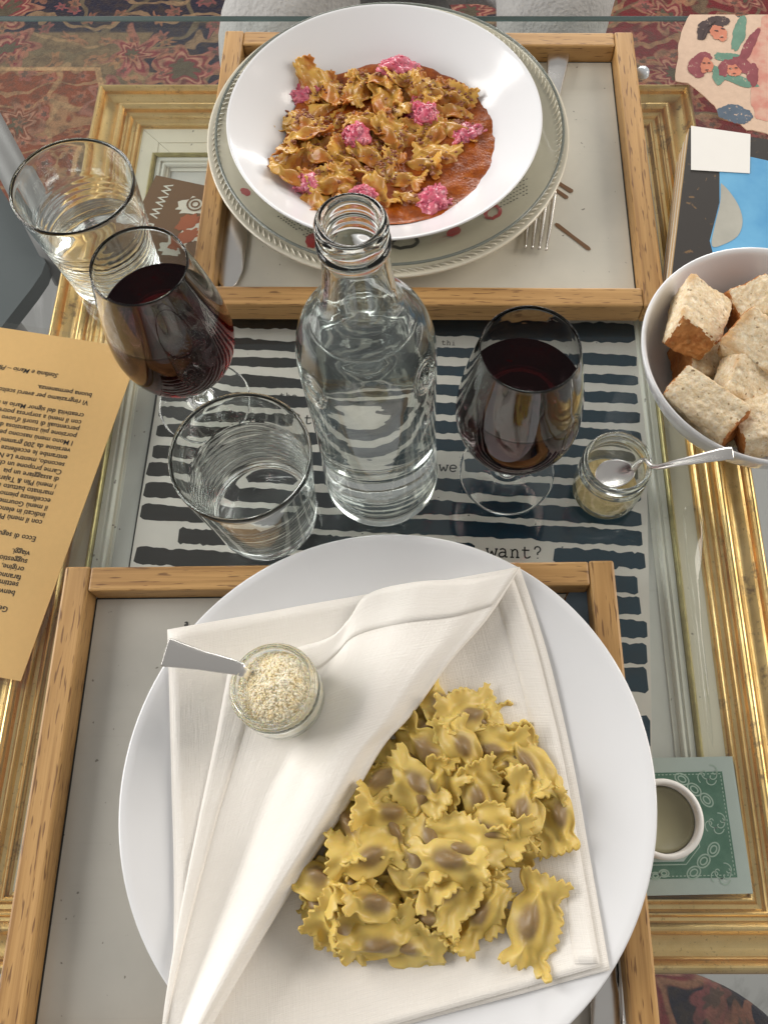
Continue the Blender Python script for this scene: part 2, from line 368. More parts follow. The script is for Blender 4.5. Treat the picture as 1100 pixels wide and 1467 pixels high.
# ---- gilded frame under the glass
def rails(rect, prof, mats, parent, name, ztop, gap=0.0):
    """four mitred rails; profile points are (inset, z)"""
    x0, y0, x1, y1 = rect
    def corner(i, d): return [(x0 + d, y1 - d), (x1 - d, y1 - d), (x1 - d, y0 + d), (x0 + d, y0 + d)][i]
    for i in range(4):
        j = (i + 1) % 4; vs, fs = [], []
        for end, c_ in ((0, i), (1, j)):
            for d, z in prof:
                x, y = corner(c_, d)
                if gap:
                    a = corner(i, d); b = corner(j, d); t = Vector((b[0] - a[0], b[1] - a[1])).normalized() * gap
                    x, y = (x + t.x, y + t.y) if end == 0 else (x - t.x, y - t.y)
                vs.append((x, y, ztop + z))
        n = len(prof)
        for q in range(n): fs.append((q, (q + 1) % n, n + (q + 1) % n, n + q))
        fs.append(tuple(range(n))); fs.append(tuple(range(2 * n - 1, n - 1, -1)))
        a, b = corner(i, 0), corner(j, 0); mid = Vector(((a[0] + b[0]) / 2, (a[1] + b[1]) / 2, ztop)); ang = math.atan2(b[1] - a[1], b[0] - a[0])
        mt = Matrix.Translation(mid) @ Matrix.Rotation(ang, 4, 'Z'); im = mt.inverted()
        o = pyd(name, [im @ Vector(v) for v in vs], fs, mats, parent); o.matrix_basis = mt; fixn(o)
frame = empty('gilded_picture_frame'); tag(frame, 'gilded picture frame with cream mount lying flat under the table glass', 'picture frame')
def arc_pts(d0, d1, z0, h, n=6): return [(d0 + (d1 - d0) * i / n, z0 + h * math.sin(math.pi * i / n)) for i in range(n + 1)]
prof = [(0, -.027), (0, -.005)] + arc_pts(.0005, .0065, -.0035, .0033) + [(.0072, -.0062)] + arc_pts(.0085, .019, -.0075, -.0018, 8) + arc_pts(.0195, .0255, -.0045, .0026) \
    + [(.0262, -.0078), (.0275, -.0082)] + arc_pts(.028, .0315, -.0082, .0018, 5) + [(.0322, -.0095), (.0345, -.0102)] + arc_pts(.035, .0385, -.0098, .0014, 5) + [(.0392, -.0118), (.041, -.0122), (.041, -.027)]
FR = (-.2805, -.055, .2212, .6098)
rails(FR, prof, M['gold'], frame, 'rail', GB - .0006)
MI = (-.2385, -.014, .179, .568)
MT = (-.2395, -.014, .1802, .5688)
# mount boards, fillet beads, white inner moulding, backing panel
rails(MT, [(.0, -.0122), (.0145, -.0122), (.0145, -.0145), (.0, -.0145)], M['mat'], frame, 'mount_board', GB, gap=.0002)
FI = (MT[0] + .0145, MT[1] + .02, MT[2] - .0145, MT[3] - .0255)
rails((MT[0] + .0145, MT[1] + .0145, MT[2] - .0145, MT[3] - .0145), [(0, -.0126), (.0115, -.0126), (.0115, -.0147), (0, -.0147)], M['mat'], frame, 'mount_board', GB, gap=.0002)
FI = (-.2282, .0115, .1665, .541)
rails(FI, [(0, -.0150), (0, -.0105)] + arc_pts(.0004, .004, -.0098, .0019, 5) + [(.0044, -.0118), (.0044, -.0150)], M['greengold'], frame, 'bead_moulding', GB)
F2 = (FI[0] + .0045, FI[1] + .0045, FI[2] - .0045, FI[3] - .0045)
rails(F2, [(0, -.0150), (0, -.0108), (.0035, -.0105), (.004, -.0122)] + arc_pts(.0045, .0085, -.0122, .0016, 5) + [(.0088, -.0135), (.0118, -.0138), (.0118, -.0150)], M['white_mould'], frame, 'inner_moulding', GB)
F3 = (F2[0] + .0118, F2[1] + .0118, F2[2] - .0118, F2[3] - .0118)
frombm('backing_panel', box_bm(F3[0] - .004, F3[2] + .004, F3[1] - .004, F3[3] + .004, GB - .0160, GB - .0146), M['grey_panel'], frame)
frombm('back_board', box_bm(FR[0] + .03, FR[2] - .03, FR[1] + .03, FR[3] - .03, GB - .027, GB - .0165), M['dark'], frame)

# ---- striped poster
PZ = -.0190
poster = empty('striped_poster'); tag(poster, 'paper poster of ragged dark stripes and typed words under the glass', 'poster')
tl, bl, br, tr = P(240, 452, PZ), P(160, 1010, PZ), P(934, 1085, PZ), P(912, 440, PZ)
tl.x, bl.x = -.1965, -.2005; bl.y = br.y = .06; tl.y = tr.y = .40; tr.x = .163
slab('paper', [bl, br, tr, tl], PZ - .0004, PZ, M['poster'], poster)
rnd = random.Random(5); vs, fs = [], []
def px_stripe(u0, v0, u1, v1, th, ragL=0.0, ragR=0.0):
    a, b = P(u0, v0, PZ), P(u1, v1, PZ); n = max(6, int((b - a).length / .0022)); path, wd = [], []
    so = rnd.uniform(0, 99)
    for i in range(n + 1):
        t = i / n; p = a.lerp(b, t); p.y += .0012 * noise.noise((t * 5, so, 0)) + .0005 * noise.noise((t * 60, so, 3)); p.z = PZ + .0001
        e = 1.0 if 0 < i < n else .75
        path.append(p); wd.append(th * e * (1 + .20 * noise.noise((t * 9, so, 7)) + .24 * noise.noise((t * 70, so, 11))))
    ribbon(vs, fs, path, wd)
rows = [(452, 478, 30), (488, 517, 16), (513, 544, 16), (541, 571, 17), (567, 598, 17), (591, 625, 17), (618, 650, 17), (648, 678, 18), (673, 709, 19), (703, 743, 20), (734, 771, 20), (766, 802, 21), (797, 838, 23), (833, 869, 22), (866, 901, 21), (900, 935, 24), (936, 973, 27), (1010, 1048, 38)]
for i, (vl, vr, th) in enumerate(rows):
    thm = th / 1080 * .60
    ul = {0: 246, 1: 243, 2: 240, 3: 237}.get(i, 231 - (vl - 560) * .172) + rnd.uniform(0, 4); ur = 913 + (vr - 480) * .035 - rnd.uniform(0, 4)
    if i in (12, 13): ur -= 9
    def at(u): return vl + (vr - vl) * (u - 240) / 660
    if i == 5: px_stripe(ul, at(ul), 428, at(428), thm); px_stripe(456, at(456), ur, at(ur), thm)
    elif i == 7: px_stripe(ul, at(ul), 612, at(612), thm); px_stripe(664, at(664), ur, at(ur), thm)
    elif i == 11: px_stripe(256, at(256), 680, at(680), thm); px_stripe(793, at(793), ur, at(ur), thm)
    else: px_stripe(ul, at(ul), ur, at(ur), thm)
# dark margin down the side of the sheet, splashes
ribbon(vs, fs, [Vector((-.1972, .40, PZ + .00005)), Vector((-.1975, .3, PZ + .00005)), Vector((-.1992, .2, PZ + .00005)), Vector((-.2003, .1, PZ + .00005))], [.001, .0016, .001, .0014])
for _ in range(60):
    p = P(rnd.uniform(235, 910), rnd.uniform(480, 830), PZ); p.z = PZ + .00016; r = rnd.uniform(.0002, .0007)
    ribbon(vs, fs, [p, p + Vector((r * 2, rnd.uniform(-r, r), 0))], r * 1.4)
pyd('stripes', vs, fs, M['ink'], poster)
# typewriter words: strokes with slab serifs, unit box per letter
GL = {'w': [[(0, .62), (.22, 0), (.42, .45), (.62, 0), (.84, .62)], [(-.1, .62), (.14, .62)], [(.70, .62), (.94, .62)]],
      'a': [[(.12, .58), (.38, .66), (.58, .56), (.62, .3), (.62, .02), (.80, .02)], [(.62, .36), (.3, .38), (.08, .24), (.12, .05), (.35, 0), (.6, .14)]],
      'n': [[(.04, .62), (.2, .62), (.2, 0)], [(.2, .45), (.4, .64), (.6, .58), (.66, .4), (.66, 0)], [(.04, 0), (.36, 0)], [(.52, 0), (.82, 0)]],
      't': [[(.3, .9), (.3, .16), (.42, 0), (.62, .02), (.78, .14)], [(.06, .62), (.7, .62)]],
      'e': [[(.1, .34), (.74, .36), (.66, .58), (.42, .66), (.18, .56), (.1, .34), (.16, .1), (.4, 0), (.72, .1)]],
      '?': [[(.16, .7), (.24, .9), (.5, .94), (.66, .76), (.58, .56), (.42, .44), (.42, .26)], [(.42, .06), (.42, -.02)]], '.': [[(.3, .06), (.3, -.02)]],
      'i': [[(.2, .62), (.42, .62), (.42, 0)], [(.14, 0), (.7, 0)], [(.4, .9), (.42, .82)]], 'l': [[(.2, .95), (.42, .95), (.42, 0)], [(.14, 0), (.7, 0)]], 'h': [[(.06, .95), (.2, .95), (.2, 0)], [(.2, .45), (.42, .64), (.6, .58), (.66, .4), (.66, 0)], [(.04, 0), (.36, 0)], [(.52, 0), (.82, 0)]],
      'o': [[(.4, .64), (.16, .54), (.08, .32), (.16, .1), (.4, 0), (.64, .1), (.72, .32), (.64, .54), (.4, .64)]], 'u': [[(.04, .62), (.2, .62), (.2, .16), (.36, 0), (.56, .08), (.64, .2)], [(.5, .62), (.66, .62), (.66, .02), (.82, .02)]], 'd': [[(.5, .95), (.64, .95), (.64, .02), (.8, .02)], [(.64, .45), (.42, .64), (.16, .54), (.08, .3), (.18, .06), (.42, 0), (.64, .18)]]}
def typed(word, u, v, size, slope=-.045):
    tv, tf = [], []; o_ = P(u, v, PZ); xd = Vector((1, slope, 0)); yd = Vector((-slope, 1, 0))
    for i, ch in enumerate(word):
        for st in GL.get(ch, []):
            q3 = crom([(*q, 0) for q in st], 3) if len(st) > 3 else [Vector((*q, 0)) for q in st]
            ribbon(tv, tf, [o_ + xd * ((i * .98 + q.x) * size) + yd * (q.y * size * 1.12) + Vector((0, 0, .0002)) for q in q3], size * .135)
    pyd('typed_word', tv, tf, M['black'], poster)
typed('do', 655, 795, .0072); typed('want?', 697, 797, .0078); typed('we', 629, 675, .0068); typed('t.', 435, 607, .0068); typed('til', 800, 483, .0042); typed('thi', 632, 494, .0038); typed('the', 400, 571, .0045)
# ================================================================== trays
def tray(name, centre, rz, W, D, label, panel=M['tray_panel']):
    t = empty(name, centre, rz); tag(t, label, 'tray', 'wooden framed trays on the glass table')
    h, th = .0205, .0155
    # side rails run the full depth, end rails butt between them
    for sx in (-1, 1):
        o = frombm('rail', box_bm(-D / 2, D / 2, -th / 2, th / 2, .0005, h, .0016), M['wood'], t)
        o.location = (sx * (W / 2 - th / 2), 0, 0); o.rotation_euler = (0, 0, R(90))
    for sy in (-1, 1):
        o = frombm('rail', box_bm(-W / 2 + th + .0002, W / 2 - th - .0002, -th / 2, th / 2, .0007, h - .0005, .0014), M['wood'], t)
        o.location = (0, sy * (D / 2 - th / 2 - .0004), 0)
    frombm('base_panel', box_bm(-W / 2 + th - .002, W / 2 - th + .002, -D / 2 + th - .002, D / 2 - th + .002, .0008, .0045), panel, t)
    # dark joint between panel and rails
    x, y = W / 2 - th - .0006, D / 2 - th - .0008; vs_, fs_ = [], []
    for a, b in (((-x, -y), (x, -y)), ((x, -y), (x, y)), ((x, y), (-x, y)), ((-x, y), (-x, -y))): ribbon(vs_, fs_, [Vector((*a, .0047)), Vector((*b, .0047))], .0011)
    pyd('joint_line', vs_, fs_, M['dark'], t); return t
a, b, c_, d_ = P(322, 41, .022), P(908, 41, .022), P(951, 436, .022), P(270, 436, .022)
cU = (a + b + c_ + d_) / 4; trayU = tray('wooden_tray', (cU.x, cU.y, 0), R(-.3), .337, .2725, 'wooden tray with cream panel under the red sauced pasta bowl')
a, b = P(96, 810, .022), P(876, 801, .022); ang = math.atan2(b.y - a.y, b.x - a.x); wL = (b - a).length + .003
cL = (a + b) / 2 + Vector((math.sin(ang), -math.cos(ang), 0)) * .2725 / 2
trayL = tray('wooden_tray', (cL.x, cL.y, 0), ang, wL, .2725, 'wooden tray with grey panel under the big white plate and napkin', M['tray_panel_grey'])
TZ = .0047
def decal(name, parent, verts, faces, mat):
    im = parent.matrix_basis.inverted() if parent else Matrix()
    im = (Matrix.Translation(parent.location) @ Matrix.Rotation(parent.rotation_euler.z, 4, 'Z')).inverted() if parent else Matrix()
    return pyd(name, [im @ Vector(v) for v in verts], faces, mat, parent)
for (u0, v0, u1, v1, wd) in ((790, 256, 820, 275, .0042), (782, 262, 813, 284, .0036), (795, 320, 845, 358, .0036)):
    vs, fs = [], []; a, b = P(u0, v0, TZ + .0002), P(u1, v1, TZ + .0002); ribbon(vs, fs, [a, a.lerp(b, .06), a.lerp(b, .5), a.lerp(b, .94), b], [wd * .5, wd, wd * .85, wd, wd * .4])
    decal('painted_stick', trayU, vs, fs, M['brown'])
def disc(cx, cy, rx, ry, rot, z, n=28, jit=0.0, seed=1):
    rr = random.Random(seed); return [Vector((cx + math.cos(rot) * rx * math.cos(t) * k_ - math.sin(rot) * ry * math.sin(t) * k_, cy + math.sin(rot) * rx * math.cos(t) * k_ + math.cos(rot) * ry * math.sin(t) * k_, z)) for t, k_ in ((2 * math.pi * i / n, 1 + jit * rr.uniform(-1, 1)) for i in range(n))]
def fan(vs, fs, pts):
    b0 = len(vs); vs += pts; fs.append(tuple(range(b0, b0 + len(pts))))
vs, fs = [], []; c0 = P(835, 880, TZ + .0002); fan(vs, fs, disc(c0.x, c0.y, .011, .017, .2, TZ + .0002))
M['blue_print'] = plain('blue_print', (.13, .19, .25), .35, .4, var=.3); decal('painted_oval', trayL, vs, fs, M['blue_print'])
vs, fs = [], []
pt = disc(c0.x, c0.y, .0115, .0175, .2, TZ + .0004, 60); ribbon(vs, fs, pt + [pt[0]], [.0006 + .0006 * (i % 2) for i in range(61)]); decal('painted_rim', trayL, vs, fs, M['brown'])
v_, f_ = textmesh([('a', P(264, 897, TZ + .0002), (1, 0, 0), (0, 1, 0)), ('e', P(285, 893, TZ + .0002), (1, 0, 0), (0, 1, 0))], .0062); decal('printed_letters', trayL, v_, f_, M['black'])

# ================================================================== plates
def move(o, loc): o.location = loc; return o
PLX, PLY = -.0222, .0407
plate = empty('dinner_plate', (PLX, PLY, TZ)); tag(plate, 'large plain white dinner plate under the napkin and boiled pasta', 'plate')
def plate_z(r):
    """top surface of the big plate above the tray panel"""
    x = min(r, .1445) / .1452
    return TZ + .0125 + .0185 * (max(0, x - .56) / .44) ** 1.5 if x > .56 else TZ + .0125
pr = [(0, plate_z(0) - TZ)] + [(r / 1000, plate_z(r / 1000) - TZ) for r in range(20, 144, 5)] + [(.1440, .0303), (.1450, .0300), (.1452, .0288), (.1432, .0270), (.125, .0195), (.110, .0145), (.098, .0105), (.086, .007), (.084, 0), (.081, 0), (.079, .008), (0, .008)]
latheobj('body', pr, M['porcelain'], plate, 128)

pl2 = empty('cream_plate', (-.0314, .5195, TZ)); tag(pl2, 'cream plate with rope relief rim and red kiss prints under the pasta bowl', 'plate')
pr = crom([(0, .006), (.06, .006), (.085, .0065), (.098, .011), (.112, .0175), (.126, .0205), (.1345, .0228)], 4) + [(.1368, .0240), (.1381, .0236), (.1381, .0215), (.136, .0200), (.115, .0135), (.095, .004), (.092, 0), (.088, 0), (.086, .003), (0, .003)]
latheobj('body', pr, M['cream_porcelain'], pl2, 128)
vs, fs = [], []
for i in range(150):
    t = 2 * math.pi * i / 150
    def q(r, dt, z): return Vector((r * math.cos(t + dt), r * math.sin(t + dt), z))
    tube_data([q(.1285, -.03, .0206), q(.1305, -.012, .0222), q(.1328, .012, .0231), q(.1345, .03, .0226)], [.0003, .0008, .0008, .0003], 5, vs, fs)
pyd('rope_relief', vs, fs, M['cream_porcelain'], pl2, True)
def cz(r): # height of the printed slope of the cream plate
    return .0065 + (.0175 - .0065) * max(0, min(1, (r - .085) / .027)) + .0026 * max(0, (r - .112) / .014)
def onplate(u, v):
    p = P(u, v, TZ + .018)
    for _ in range(4):
        r = math.hypot(p.x + .0314, p.y - .5195); p = P(u, v, TZ + cz(r) + .0006)
    return p - Vector((-.0314, .5195, TZ))
def pplot(name, outline, mat, ring=0.0):
    vs, fs = [], []
    pts = [onplate(*q) for q in outline]
    if ring: ribbon(vs, fs, pts + [pts[0]], ring)
    else: fan(vs, fs, pts)
    pyd(name, vs, fs, mat, pl2)
def ell(cu, cv, ru, rv, rot=0, n=22, jit=.1, seed=3): return [(p.x, p.y) for p in disc(cu, cv, ru, rv, rot, 0, n, jit, seed)][::-1]
pplot('kiss_print', ell(352, 275, 8, 5, .5), M['red']); pplot('kiss_print', ell(650, 332, 11, 6, -.4), M['red']); pplot('kiss_print', ell(706, 304, 11, 8, -.5), M['red'], .0028)
pplot('kiss_print', ell(447, 345, 9, 11, .2), M['red']); pplot('oval_print', ell(580, 347, 19, 8, -.15), M['dark'], .0028)
vs, fs = [], []
for i in range(6):
    for j in range(13):
        u = 398 + i * 8.5 + j * 3.6; v = 310 + i * 2.2 + j * 2.6 - i * 1.0
        if rnd.random() < .85: ribbon(vs, fs, [onplate(u, v), onplate(u + 2.4, v + .3)], .0011)
pyd('small_print', vs, fs, M['dark'], pl2); vs, fs = [], []
for i in range(6):
    for j in range(9):
        u = 716 + j * 4.6; v = 296 - i * 5.2 - j * 2.3
        if rnd.random() < .8: ribbon(vs, fs, [onplate(u, v), onplate(u + 2.6, v - .6)], .0008)
pyd('small_print', vs, fs, M['dark'], pl2)

gp = empty('glass_plate', (-.0300, .5205, TZ + .0005)); tag(gp, 'clear glass plate between the cream plate and the white pasta bowl', 'plate')
pr = crom([(0, .0085), (.085, .0085), (.098, .0135), (.112, .0205), (.126, .0252), (.1312, .0275)], 4) + [(.1322, .0287), (.1328, .0283), (.1322, .0268)] + crom([(.1312, .0255), (.126, .0232), (.112, .0185), (.098, .0115), (.085, .0068), (0, .0068)], 4)
latheobj('body', pr, pane_mat('plate_glass', (.965, .97, .955), 1.0), gp, 128)
v_, f_ = lathe([(.1318 + .0011 * math.cos(t), .0280 + .0011 * math.sin(t)) for t in [2 * math.pi * i / 8 for i in range(9)]], 128)
M['rimglass'] = N('plate_rim_glass').bsdf(Base_Color=(.30, .33, .30), Roughness=.08, Specular_IOR_Level=.7, Transmission_Weight=.5, IOR=1.45)
fixn(pyd('rim', v_, f_, M['rimglass'], gp, True))

BWX, BWY, BWZ = -.0328, .508, TZ + .0098
bowl = empty('pasta_bowl', (BWX, BWY, BWZ)); tag(bowl, 'wide white pasta bowl holding pasta in red meat sauce', 'bowl')
def bowl_z(r):
    pts = [(0, .0045), (.05, .0048), (.066, .0075), (.080, .0150), (.090, .0225), (.103, .0318), (.1135, .0398), (.2, .0398)]
    for (r0, z0), (r1, z1) in zip(pts, pts[1:]):
        if r <= r1: return BWZ + z0 + (z1 - z0) * (r - r0) / (r1 - r0)
pr = crom([(0, .0045), (.05, .0048), (.066, .0075), (.080, .0150), (.090, .0225), (.103, .0318), (.1135, .0398)], 5) + [(.1148, .0405), (.1155, .0400), (.1153, .0388)] + crom([(.1125, .0365), (.1, .0265), (.085, .0150), (.07, .0048), (.062, .0012), (.058, 0)], 4) + [(.055, 0), (.053, .0015), (0, .0015)]
latheobj('body', pr, M['porcelain'], bowl, 128)

# sauce
rr = random.Random(8)
k = N('tomato_meat_sauce'); n1 = k.noise(120, 5, .7); n2 = k.noise(500, 3)
M['sauce'] = k.bsdf(Base_Color=k.mix(k.step(n1, .35, .65), k.mix(k.step(n2, .4, .7), (.36, .075, .005), (.44, .125, .012)), (.23, .050, .008)), Roughness=.24, Specular_IOR_Level=.35, Normal=k.bump(k.math('ADD', n1, k.math('MULTIPLY', n2, .4)), .5, .0018))
vs, fs = [], []; nr, na = 30, 120; SZ = .0162
vs.append(Vector((0, 0, SZ)))
for i in range(1, nr + 1):
    for j in range(na):
        a = 2 * math.pi * j / na; Rm = .0805 + .0035 * noise.noise((math.cos(a) * 1.6, math.sin(a) * 1.6, 3)) + .0012 * noise.noise((math.cos(a) * 9, math.sin(a) * 9, 1)) + (.003 if -2.2 < math.atan2(math.sin(a), math.cos(a)) < .8 else 0)
        r = Rm * i / nr; x, y = r * math.cos(a), r * math.sin(a)
        z = SZ + .0012 * noise.noise((x * 90, y * 90, 2)) + .0011 * max(0, noise.noise((x * 260, y * 260, 5))) + .0008 * noise.noise((x * 520, y * 520, 8))
        z = max(z if i < nr else bowl_z(r) - BWZ + .0001, bowl_z(r) - BWZ + .0003)
        vs.append(Vector((x, y, z)))
for j in range(na): fs.append((0, 1 + j, 1 + (j + 1) % na))
for i in range(nr - 1):
    for j in range(na): fs.append((1 + i * na + j, 1 + (i + 1) * na + j, 1 + (i + 1) * na + (j + 1) % na, 1 + i * na + (j + 1) % na))
sauce = fixn(pyd('meat_sauce', vs, fs, M['sauce'], None, True)); sauce.location = (BWX + .003, BWY + .001, BWZ)
tag(sauce, 'pool of oily red meat sauce at the bottom of the pasta bowl', 'sauce')

# ================================================================== pasta parcels
def pasta_mesh(seed, L=.040, Wd=.0255, fix=None):
    """pinched parcel: a filled pocket along one side, pinched at both ends, and a pinked wing of dough"""
    rn = random.Random(seed); nu, nv = 48, 36; vs, fl = [], []
    tw = rn.uniform(-.7, .7); cu1, cu2 = rn.uniform(-.012, .009), rn.uniform(-.012, .009); rf = rn.uniform(.0012, .0030); ph = rn.uniform(0, 6); ph2 = rn.uniform(0, 6)
    pin = rn.uniform(.28, .55); bh = rn.uniform(.0060, .0085); off = rn.uniform(-.15, .15); v0 = rn.uniform(-.38, .05); wb = rn.uniform(-.012, .008); wv = rn.uniform(.34, .46); bl = rn.uniform(.36, .50); sk = rn.uniform(-.25, .25)
    if fix: tw, cu1, cu2, v0, bh, pin = fix; wb, sk = .004, .05
    def tri(x): x = x % 1.0; return 4 * abs(x - .5) - 1
    for i in range(nu + 1):
        u = -1 + 2 * i / nu
        for j in range(nv + 1):
            v = -1 + 2 * j / nv; x, y = u * L / 2, v * Wd / 2
            eu = max(0, (abs(u) - .88) / .12); ev = max(0, (v - .86) / .14)
            x += math.copysign(1, u) * eu * .0014 * tri(y / .0044 + .3); y += ev * .0014 * tri(x / .0044); x += sk * y
            uu = u - off; g1 = math.exp(-((abs(uu) - .58) / .17) ** 2); dv = v - v0
            y = v0 * Wd / 2 + (y - v0 * Wd / 2) * (1 - pin * g1 * (1 if dv < 0 else .55))
            f = math.exp(-((uu / bl) ** 2 + (dv / wv) ** 2) ** 1.15)
            ridge = math.exp(-(dv / (.16 + .22 * (1 - g1))) ** 2)
            z = bh * f + .0042 * g1 * ridge + .0012 * ridge * max(0, abs(uu) - .6)
            wing = max(0, abs(uu) - .40)
            z += rf * math.sin(v * 3.2 + ph + u * 1.4) * wing * 2.2 + .0010 * math.sin(u * 6 + v * 3.4 + ph2) * (1 - f) + .0007 * math.sin(v * 8 - u * 5 + ph)
            z += (cu1 if u > 0 else cu2) * wing ** 1.5 * 1.5 + wb * max(0, dv - .45) ** 1.4
            a = tw * u * wing; y, z = y * math.cos(a) - z * math.sin(a), y * math.sin(a) + z * math.cos(a)
            vs.append(Vector((x, y, z))); fl.append(f)
    m = (nv + 1); n = len(vs); top = list(vs)
    for i in range(nu + 1):
        for j in range(nv + 1):
            p = top[i * m + j]; f = fl[i * m + j]; a = top[min(i + 1, nu) * m + j] - top[max(i - 1, 0) * m + j]; b = top[i * m + min(j + 1, nv)] - top[i * m + max(j - 1, 0)]
            nn = a.cross(b).normalized(); vs.append(p - nn * (.0013 + .0) - Vector((0, 0, .55 * bh * f))); fl.append(f)
    fs = []
    for i in range(nu):
        for j in range(nv):
            q = (i * m + j, (i + 1) * m + j, (i + 1) * m + j + 1, i * m + j + 1); fs.append(q); fs.append(tuple(n + k_ for k_ in q[::-1]))
    for i in range(nu):
        for j in (0, nv):
            q = (i * m + j, (i + 1) * m + j, n + (i + 1) * m + j, n + i * m + j); fs.append(q if j == nv else q[::-1])
    for j in range(nv):
        for i in (0, nu):
            q = (i * m + j, i * m + j + 1, n + i * m + j + 1, n + i * m + j); fs.append(q if i == 0 else q[::-1])
    me = bpy.data.meshes.new('pasta_parcel'); me.from_pydata([tuple(v) for v in vs], [], fs); me.update()
    at_ = me.attributes.new('filling', 'FLOAT', 'POINT'); at_.data.foreach_set('value', fl)
    me.polygons.foreach_set('use_smooth', [True] * len(me.polygons)); return me
PM = [pasta_mesh(100 + i) for i in range(14)]
for me in PM: me.materials.append(M['pasta'])
PMS = []
for me in PM:
    m2 = me.copy(); m2.materials.clear(); m2.materials.append(M['pasta_sauced']); PMS.append(m2)
class Heap:
    """height map on which pieces are laid one after another"""
    def __init__(s, x0, y0, x1, y1, base, res=.0015):
        s.x0, s.y0, s.res = x0, y0, res; s.nx = int((x1 - x0) / res); s.ny = int((y1 - y0) / res)
        s.h = [[base(x0 + i * res, y0 + j * res) for j in range(s.ny)] for i in range(s.nx)]
    def lay(s, x, y, rz, L, Wd, t, bump, rn, maxtilt=.55, extra=.18):
        ca, sa = math.cos(rz), math.sin(rz); pts = []
        for i in range(-5, 6):
            for j in range(-3, 4):
                a, b = i / 5 * L / 2, j / 3 * Wd / 2; X, Y = x + a * ca - b * sa, y + a * sa + b * ca
                ii, jj = int((X - s.x0) / s.res), int((Y - s.y0) / s.res)
                if 0 <= ii < s.nx and 0 <= jj < s.ny: pts.append((a, b, s.h[ii][jj], ii, jj))
        n = len(pts); mz = sum(p[2] for p in pts) / n; saa = sum(p[0] ** 2 for p in pts); sbb = sum(p[1] ** 2 for p in pts)
        ga = sum(p[0] * (p[2] - mz) for p in pts) / saa + rn.uniform(-extra, extra); gb = sum(p[1] * (p[2] - mz) for p in pts) / sbb + rn.uniform(-extra, extra)
        ga = max(-maxtilt, min(maxtilt, ga)); gb = max(-maxtilt, min(maxtilt, gb))
        res_ = sorted(p[2] - (mz + ga * p[0] + gb * p[1]) for p in pts); z = mz + res_[int(n * .80)]
        for i in range(-16, 17):
            for j in range(-11, 12):
                a, b = i / 16 * L / 2, j / 11 * Wd / 2; X, Y = x + a * ca - b * sa, y + a * sa + b * ca
                ii, jj = int((X - s.x0) / s.res), int((Y - s.y0) / s.res)
                if 0 <= ii < s.nx and 0 <= jj < s.ny:
                    f = math.exp(-((2 * a / L / .45) ** 2 + (2 * b / Wd / .6) ** 2)); s.h[ii][jj] = max(s.h[ii][jj], z + ga * a + gb * b + t + bump * f)
        nx = Vector((1, 0, ga)).normalized(); nz = Vector((-ga, -gb, 1)).normalized(); ny = nz.cross(nx)
        loc = Matrix((nx, ny, nz)).transposed().to_4x4()
        return Matrix.Translation((x, y, z)) @ Matrix.Rotation(rz, 4, 'Z') @ loc

# ---- napkin geometry (base layers and folded flap)
NZ = .0016
def nap_z(x, y):
    return plate_z(math.hypot(x - PLX, y - PLY)) + NZ
def pn(u, v, dz=0.0):
    p = P(u, v, .02)
    for _ in range(4): p = P(u, v, nap_z(p.x, p.y) + dz)
    return p
def cloth_grid(name, rows, parent, thick=.0007, ws=1.0):
    """rows of 3-D points -> sheet with thickness and metric UVs"""
    nr, nc = len(rows), len(rows[0]); vs = [p for r_ in rows for p in r_]; n = len(vs); nv_ = []
    for i in range(nr):
        for j in range(nc):
            a = rows[min(i + 1, nr - 1)][j] - rows[max(i - 1, 0)][j]; b = rows[i][min(j + 1, nc - 1)] - rows[i][max(j - 1, 0)]
            c3 = a.cross(b); nv_.append(c3.normalized() if c3.length > 1e-12 else Vector((0, 0, 1)))
    if sum(v.z for v in nv_) < 0: nv_ = [-v for v in nv_]
    vs = vs + [p - q * thick for p, q in zip(vs, nv_)]; fs = []
    for i in range(nr - 1):
        for j in range(nc - 1):
            q = (i * nc + j, i * nc + j + 1, (i + 1) * nc + j + 1, (i + 1) * nc + j); fs += [q, tuple(n + t for t in q[::-1])]
    for i in range(nr - 1):
        for j in (0, nc - 1): fs.append((i * nc + j, (i + 1) * nc + j, n + (i + 1) * nc + j, n + i * nc + j))
    for j in range(nc - 1):
        for i in (0, nr - 1): fs.append((i * nc + j, i * nc + j + 1, n + i * nc + j + 1, n + i * nc + j))
    o = fixn(pyd(name, vs, fs, M['cloth'], parent, True))
    uvl = o.data.uv_layers.new(name='UVMap'); su = [0.0]; 
    for j in range(1, nc): su.append(su[-1] + (rows[nr // 2][j] - rows[nr // 2][j - 1]).length)
    sv = [0.0]
    for i in range(1, nr): sv.append(sv[-1] + (rows[i][nc // 2] - rows[i - 1][nc // 2]).length)
    for lp in o.data.loops:
        k_ = lp.vertex_index % n; uvl.data[lp.index].uv = (su[k_ % nc] * 8, sv[k_ // nc] * 8)
    return o
def lerp2(a, b, t): return (a[0] + (b[0] - a[0]) * t, a[1] + (b[1] - a[1]) * t)
def curve_at(pts, t):
    """point at fraction t of arc length on a smooth pixel curve"""
    c3 = crom([(p[0], p[1], 0) for p in pts], 10); ln = [0.0]
    for a, b in zip(c3, c3[1:]): ln.append(ln[-1] + (b - a).length)
    s_ = t * ln[-1]
    for i in range(len(c3) - 1):
        if s_ <= ln[i + 1] + 1e-9:
            f = (s_ - ln[i]) / max(1e-9, ln[i + 1] - ln[i]); q = c3[i].lerp(c3[i + 1], f); return (q.x, q.y)
    return (c3[-1].x, c3[-1].y)
nap = empty('cloth_napkin', (-.03, .04, TZ + .0055)); tag(nap, 'off white woven cloth napkin folded back over pasta on the plate', 'napkin')
